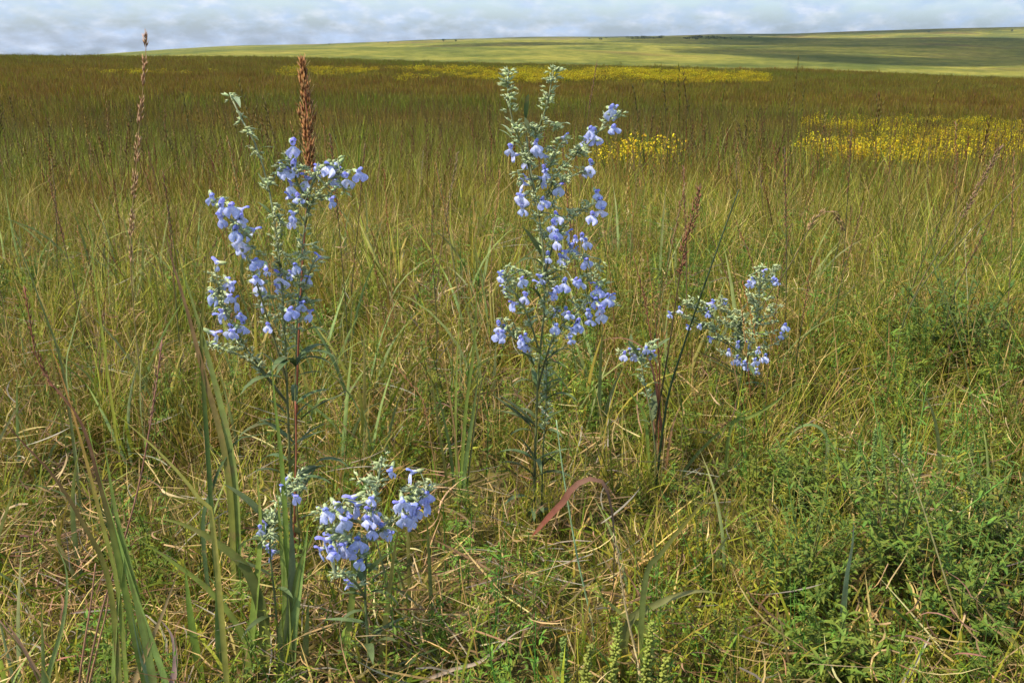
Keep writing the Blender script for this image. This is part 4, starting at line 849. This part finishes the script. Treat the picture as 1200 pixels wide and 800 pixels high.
tuft('tuft of thin upright green blades left of the middle sage', 1.68, [([(508, 440), (518, 480), (528, 530), (534, 590)], .0045, [DKG, (.07, .1, .03)]), ([(560, 300), (556, 400), (546, 480), (540, 560)], .005, [GB, GB]), ([(562, 430), (552, 500), (546, 540), (540, 600)], .0065, [(.13, .19, .05), (.14, .18, .05)]), ([(578, 400), (562, 460), (552, 530), (544, 600)], .003, [DKG, BRN]), ([(504, 380), (520, 430), (532, 500), (538, 560)], .003, [TAN, OL]), ([(496, 400), (508, 460), (520, 540), (530, 600)], .004, [OB, YB]), ([(540, 330), (536, 420), (534, 500), (536, 580)], .004, [OB, OB])], 13)
tuft('tuft of light olive blades spreading right of the pale sage', 1.7, [([(856, 500), (880, 488), (910, 470), (930, 452), (960, 448)][::-1], .006, [OB, OB]), ([(780, 590), (810, 540), (850, 500), (870, 486), (900, 470)][::-1], .005, [(.08, .11, .035), OB]), ([(905, 540), (930, 505), (955, 498), (970, 520)], .005, [(.2, .24, .12), GB])], 14)
tuft('bleached stick lying in the bottom right corner', 1.12, [([(1092, 742), (1078, 766), (1062, 794), (1050, 820)], .005, [(.5, .42, .28), (.6, .52, .36)])], 15, cat='stick', name='stick')
tuft('thin bent straw arching over the bottom thatch', 1.08, [([(626, 734), (606, 740), (586, 756), (560, 776), (530, 784), (490, 802)], .004, [(.4, .3, .2), (.46, .36, .25)])], 16, cat='dry straw', name='dry_straw')

# ---- yellow green ragweed spikes and bushy forbs
def spike(label, top, bot, Y, c, seed, w=.016, group=None):
    rr = random.Random(seed); P = path([top, bot], Y); sm = smooth_pts(P, 12); base = sm[0].copy(); root = thing('ragweed_spike', label, 'flower spike', base, group)
    mb = MB(); tube(mb, sm, .0014, .0006, [GREEN, c], 4); mb.build('stem', M_STEM, root, base)
    hm = MB(); n = int((sm[-1] - sm[0]).length * .75 / .0007)
    for k in range(n):
        t = .25 + .75 * k / n; p, tg = along(sm, min(t, .998)); a = k * 2.4 + rr.uniform(-.5, .5); d = Vector((math.cos(a), math.sin(a), rr.uniform(.1, 1.1))); s = w * (1.15 - .75 * t) * rr.uniform(.5, 1.1)
        spindle(hm, p, d, s * rr.uniform(.7, 1.2), .0025, jit(lerp(GREEN, c, .4), .2, rr), jit(c, .25, rr), 4)
    o = hm.build('floret_cluster', M_PLANT, root, base); o['kind'] = 'stuff'
    lm = MB(); pinnate(lm, sm[1:6], 10, .03, .005, GREEN, YG, .2, rr); o = lm.build('leaflets', M_PLANT, root, base); o['kind'] = 'stuff'
SPK = (.33, .39, .07)
spike('brightest tall yellow green spike beside the brown seed stalk', (727, 730), (716, 800), 1.06, SPK, 1)
spike('yellow green spike just right of the straw stalk', (764, 728), (756, 800), 1.07, SPK, 2)
spike('short yellow green spike left of the brightest spike', (692, 756), (686, 805), 1.05, (.28, .33, .06), 3)
spike('dull green spike farthest left of the bottom spikes', (661, 748), (660, 800), 1.07, (.15, .22, .05), 4)
spike('yellow green spike at the right end of the bottom row', (782, 770), (774, 812), 1.05, SPK, 5)
for k, (x, y, b, lb) in enumerate([(1008, 518, 585, 'second from left of the spikes above the bushy forb'), (1026, 503, 580, 'tallest of the spikes above the bushy forb'), (1044, 515, 585, 'middle of the spikes above the bushy forb'), (1060, 508, 575, 'second from right of the spikes above the bushy forb'), (1078, 520, 580, 'rightmost of the spikes above the bushy forb'), (990, 540, 600, 'leftmost of the spikes above the bushy forb'),
        (1140, 520, 575, 'alone near the right edge above the dark forb'), (938, 560, 620, 'beside the narrow leaved forb'), (880, 690, 750, 'over the thatch right of the arching blades'), (838, 715, 775, 'nearest the arching pale olive blades'), (908, 640, 700, 'left of the single pale green blade')]):
    spike('slim green flower spike, ' + lb, (x, y), (x + R.uniform(-6, 6), b), 1.25 + (800 - b) * .0016, (.19, .26, .07), 20 + k, .0105, 'green spikes of the right hand forbs')

def forb(label, x, y, Y, hgt, wid, c, seed, n=16, ll=.036, lw=.009):
    rr = random.Random(seed); g = PY(x, y, Y); base = Vector((g.x, Y, H(g.x, Y))); root = thing('leafy_forb', label, 'leafy plant', base); ends = []
    leafv = [leaf_mesh(a, jit(c, .15, rr), lerp(c, YG, .5), .2, .3) for a in (.4, .9, 1.4, .1)]
    for k in range(n):
        az = k * 2.4; ro = wid * math.sqrt((k + .5) / n); h = hgt * (1 - .45 * (k / n)) * rr.uniform(.85, 1.1)
        e = Vector((math.cos(az) * ro, math.sin(az) * ro, h)); pts = [Vector((0, 0, 0)), Vector((e.x * .35, e.y * .35, h * .5)), e]; sm = smooth_pts(pts, 8)
        mb = MB(); tube(mb, sm, .0016, .0007, [jit(BRN, .2, rr), jit(c, .2, rr)], 4, False); mb.build('stem', M_STEM, root)
        for q in range(15):
            t = .3 + .7 * q / 15; p, tg = along(sm, min(t, .998)); a = q * 2.4 + k
            d = Vector((math.cos(a), math.sin(a), rr.uniform(-.1, .6))); s = ll * rr.uniform(.6, 1.15) * (1.1 - .4 * t)
            ends.append((p.copy(), d, s, rr.choice(leafv)))
    rr.shuffle(ends)
    for (p, d, s, me) in ends[:280]: place(me, 'leaf', root, Vector((0, 0, 0)), p, d, s)
    fm = MB()                                         # the small leaflets between them
    for k in range(n):
        az = k * 2.4 + 1; ro = wid * 1.1 * math.sqrt((k + .5) / n); h = hgt * (.95 - .5 * (k / n))
        pts = smooth_pts([Vector((0, 0, 0)), Vector((math.cos(az) * ro * .4, math.sin(az) * ro * .4, h * .5)), Vector((math.cos(az) * ro, math.sin(az) * ro, h))], 6); pinnate(fm, pts, 46, ll * .8, lw * .8, c, lerp(c, YG, .5), .2, rr)
    o = fm.build('leaflets', M_PLANT, root); o['kind'] = 'stuff'
forb('bushy bright green forb in the lower right corner', 1050, 640, 1.36, .31, .17, (.085, .18, .024), 1, 22, .03)
forb('leafy bright green forb left of the single pale green blade', 945, 655, 1.32, .19, .13, (.07, .14, .022), 7, 16, .028)
forb('bright green forb between the bushy one and the right edge', 1130, 690, 1.24, .2, .13, (.075, .155, .022), 8, 16, .03)
forb('low pale green forb spreading in front of the bushy one', 975, 740, 1.16, .10, .09, (.11, .19, .03), 2, 12)
forb('dark green forb at the right edge below the grass', 1165, 600, 1.42, .19, .12, (.07, .14, .024), 3, 18, .032)
forb('dark leafy forb standing in the right middle grass', 1120, 400, 2.4, .30, .2, (.04, .10, .02), 4, 18, .05)
forb('narrow leaved green forb right of the pale sage', 935, 560, 1.62, .14, .10, (.09, .16, .025), 5, 12, .035)
0 and forb('leafy green forb between the left edge and the red leaf', 40, 520, 1.5, .17, .11, (.07, .13, .03), 6, 14, .035)

# ---- dark shrubs in the field and small trees on the skyline
def shrub(name, label, cat, x, y, h, w, seed, group=None, trunk=False, c=(.03, .055, .018)):
    rr = random.Random(seed); g = G(x, y, 9000); base = Vector((g.x, g.y, H(g.x, g.y))); root = thing(name, label, cat, base, group); mb = MB()
    blobs = [(Vector((rr.uniform(-.5, .5) * w, rr.uniform(-.5, .5) * w, h * rr.uniform(.45, .8))), rr.uniform(.25, .42)) for _ in range(6)]
    for k in range(220):
        b, r = rr.choice(blobs); d = Vector((rr.gauss(0, 1), rr.gauss(0, 1), rr.gauss(0, .9))).normalized() * rr.uniform(.5, 1) * r
        p = b + Vector((d.x * w, d.y * w, d.z * h)); s = h * .09; a = Vector((rr.gauss(0, 1), rr.gauss(0, 1), rr.gauss(0, 1))).normalized(); e = a.orthogonal().normalized(); cc = jit(c, .35, rr)
        i = [mb.vert(p + a * s, cc), mb.vert(p + e * s * .6, cc), mb.vert(p - a * s, cc), mb.vert(p - e * s * .6, cc)]; mb.f.append(tuple(i))
    o = mb.build('crown', M_PLANT, root); o['kind'] = 'stuff'
    tm = MB()
    for _ in range(3): tube(tm, [Vector((0, 0, -.02 * h)), Vector((rr.uniform(-.15, .15) * w, rr.uniform(-.15, .15) * w, h * .55))], h * .035, h * .015, [(.08, .06, .04)], 5)
    tm.build('trunk', M_STEM, root)
for k, (x, lb) in enumerate(((541, 'leftmost'), (552, 'second from left'), (563, 'third from left'), (572, 'rightmost'))):
    shrub('dark_shrub', lb + ' of the four small dark shrubs left of the middle sage tips', 'shrub', x, 124, .32, .3, 60 + k, 'dark shrubs in the middle field')
for k, (x, y, h, lb) in enumerate([(520, 49.5, 4, 'left of the pair of tiny trees on the middle skyline'), (534, 49.5, 3.2, 'right of the pair of tiny trees on the middle skyline'), (386, 53, 2.6, 'tiny lone tree on the skyline above the orange seed head'), (455, 51, 2.4, 'tiny lone tree on the skyline left of the pair'), (704, 47.5, 5, 'tiny dark tree on the skyline right of the middle sage'), (1186, 38, 8, 'tiny tree on the skyline at the right edge'), (1088, 39, 6, 'tiny tree on the rising far right skyline')]):
    shrub('distant_tree', lb, 'tree', x, y, h, h * .9, 80 + k, 'trees on the far skyline')

tm_ = MB(); rt = random.Random(5)
for k in range(70):                                   # a far off belt of trees on the ridge at right
    px = rt.choice((rt.uniform(690, 880), rt.uniform(735, 775), rt.uniform(800, 860))); g = G(px, 44.5 + rt.uniform(-.5, 2.5) if px < 900 else 41 + rt.uniform(-3, 5), 9000); h = rt.uniform(2.2, 4.5)
    for q in range(26):
        d = Vector((rt.gauss(0, 1), rt.gauss(0, 1), rt.gauss(0, 1))).normalized() * rt.uniform(.5, 1); p = Vector((g.x, g.y, H(g.x, g.y) + h * .5)) + Vector((d.x * h * 1.3, d.y * h, d.z * h * .5)); a = Vector((rt.gauss(0, 1), rt.gauss(0, 1), rt.gauss(0, 1))).normalized(); e = a.orthogonal().normalized(); sz = h * .22; cc = jit((.035, .06, .02), .3, rt)
        i = [tm_.vert(p + a * sz, cc), tm_.vert(p + e * sz, cc), tm_.vert(p - a * sz, cc), tm_.vert(p - e * sz, cc)]; tm_.f.append(tuple(i))
o = tm_.build('far_treeline', M_PLANT); o['kind'] = 'stuff'; o['label'] = 'far off dark belt of trees along the right ridge'

# ------------------------------------------------------------------ air between here and the far hills
import bmesh
bm = bmesh.new(); bmesh.ops.create_cube(bm, size=1)
for v in bm.verts: v.co = Vector((v.co.x * 28800, v.co.y * 28800, 100 if v.co.z > 0 else -75))
me = bpy.data.meshes.new('haze'); bm.to_mesh(me); bm.free(); hz = bpy.data.objects.new('haze', me); COL.objects.link(hz); hz['kind'] = 'stuff'; hz['label'] = 'thin summer air haze over the prairie'
m, n, l = mat_new('haze'); o = n.new('ShaderNodeOutputMaterial'); pv = n.new('ShaderNodeVolumePrincipled'); pv.inputs['Color'].default_value = (.78, .86, 1, 1); pv.inputs['Density'].default_value = HAZE; pv.inputs['Anisotropy'].default_value = .2
l.new(pv.outputs[0], o.inputs['Volume']); me.materials.append(m)
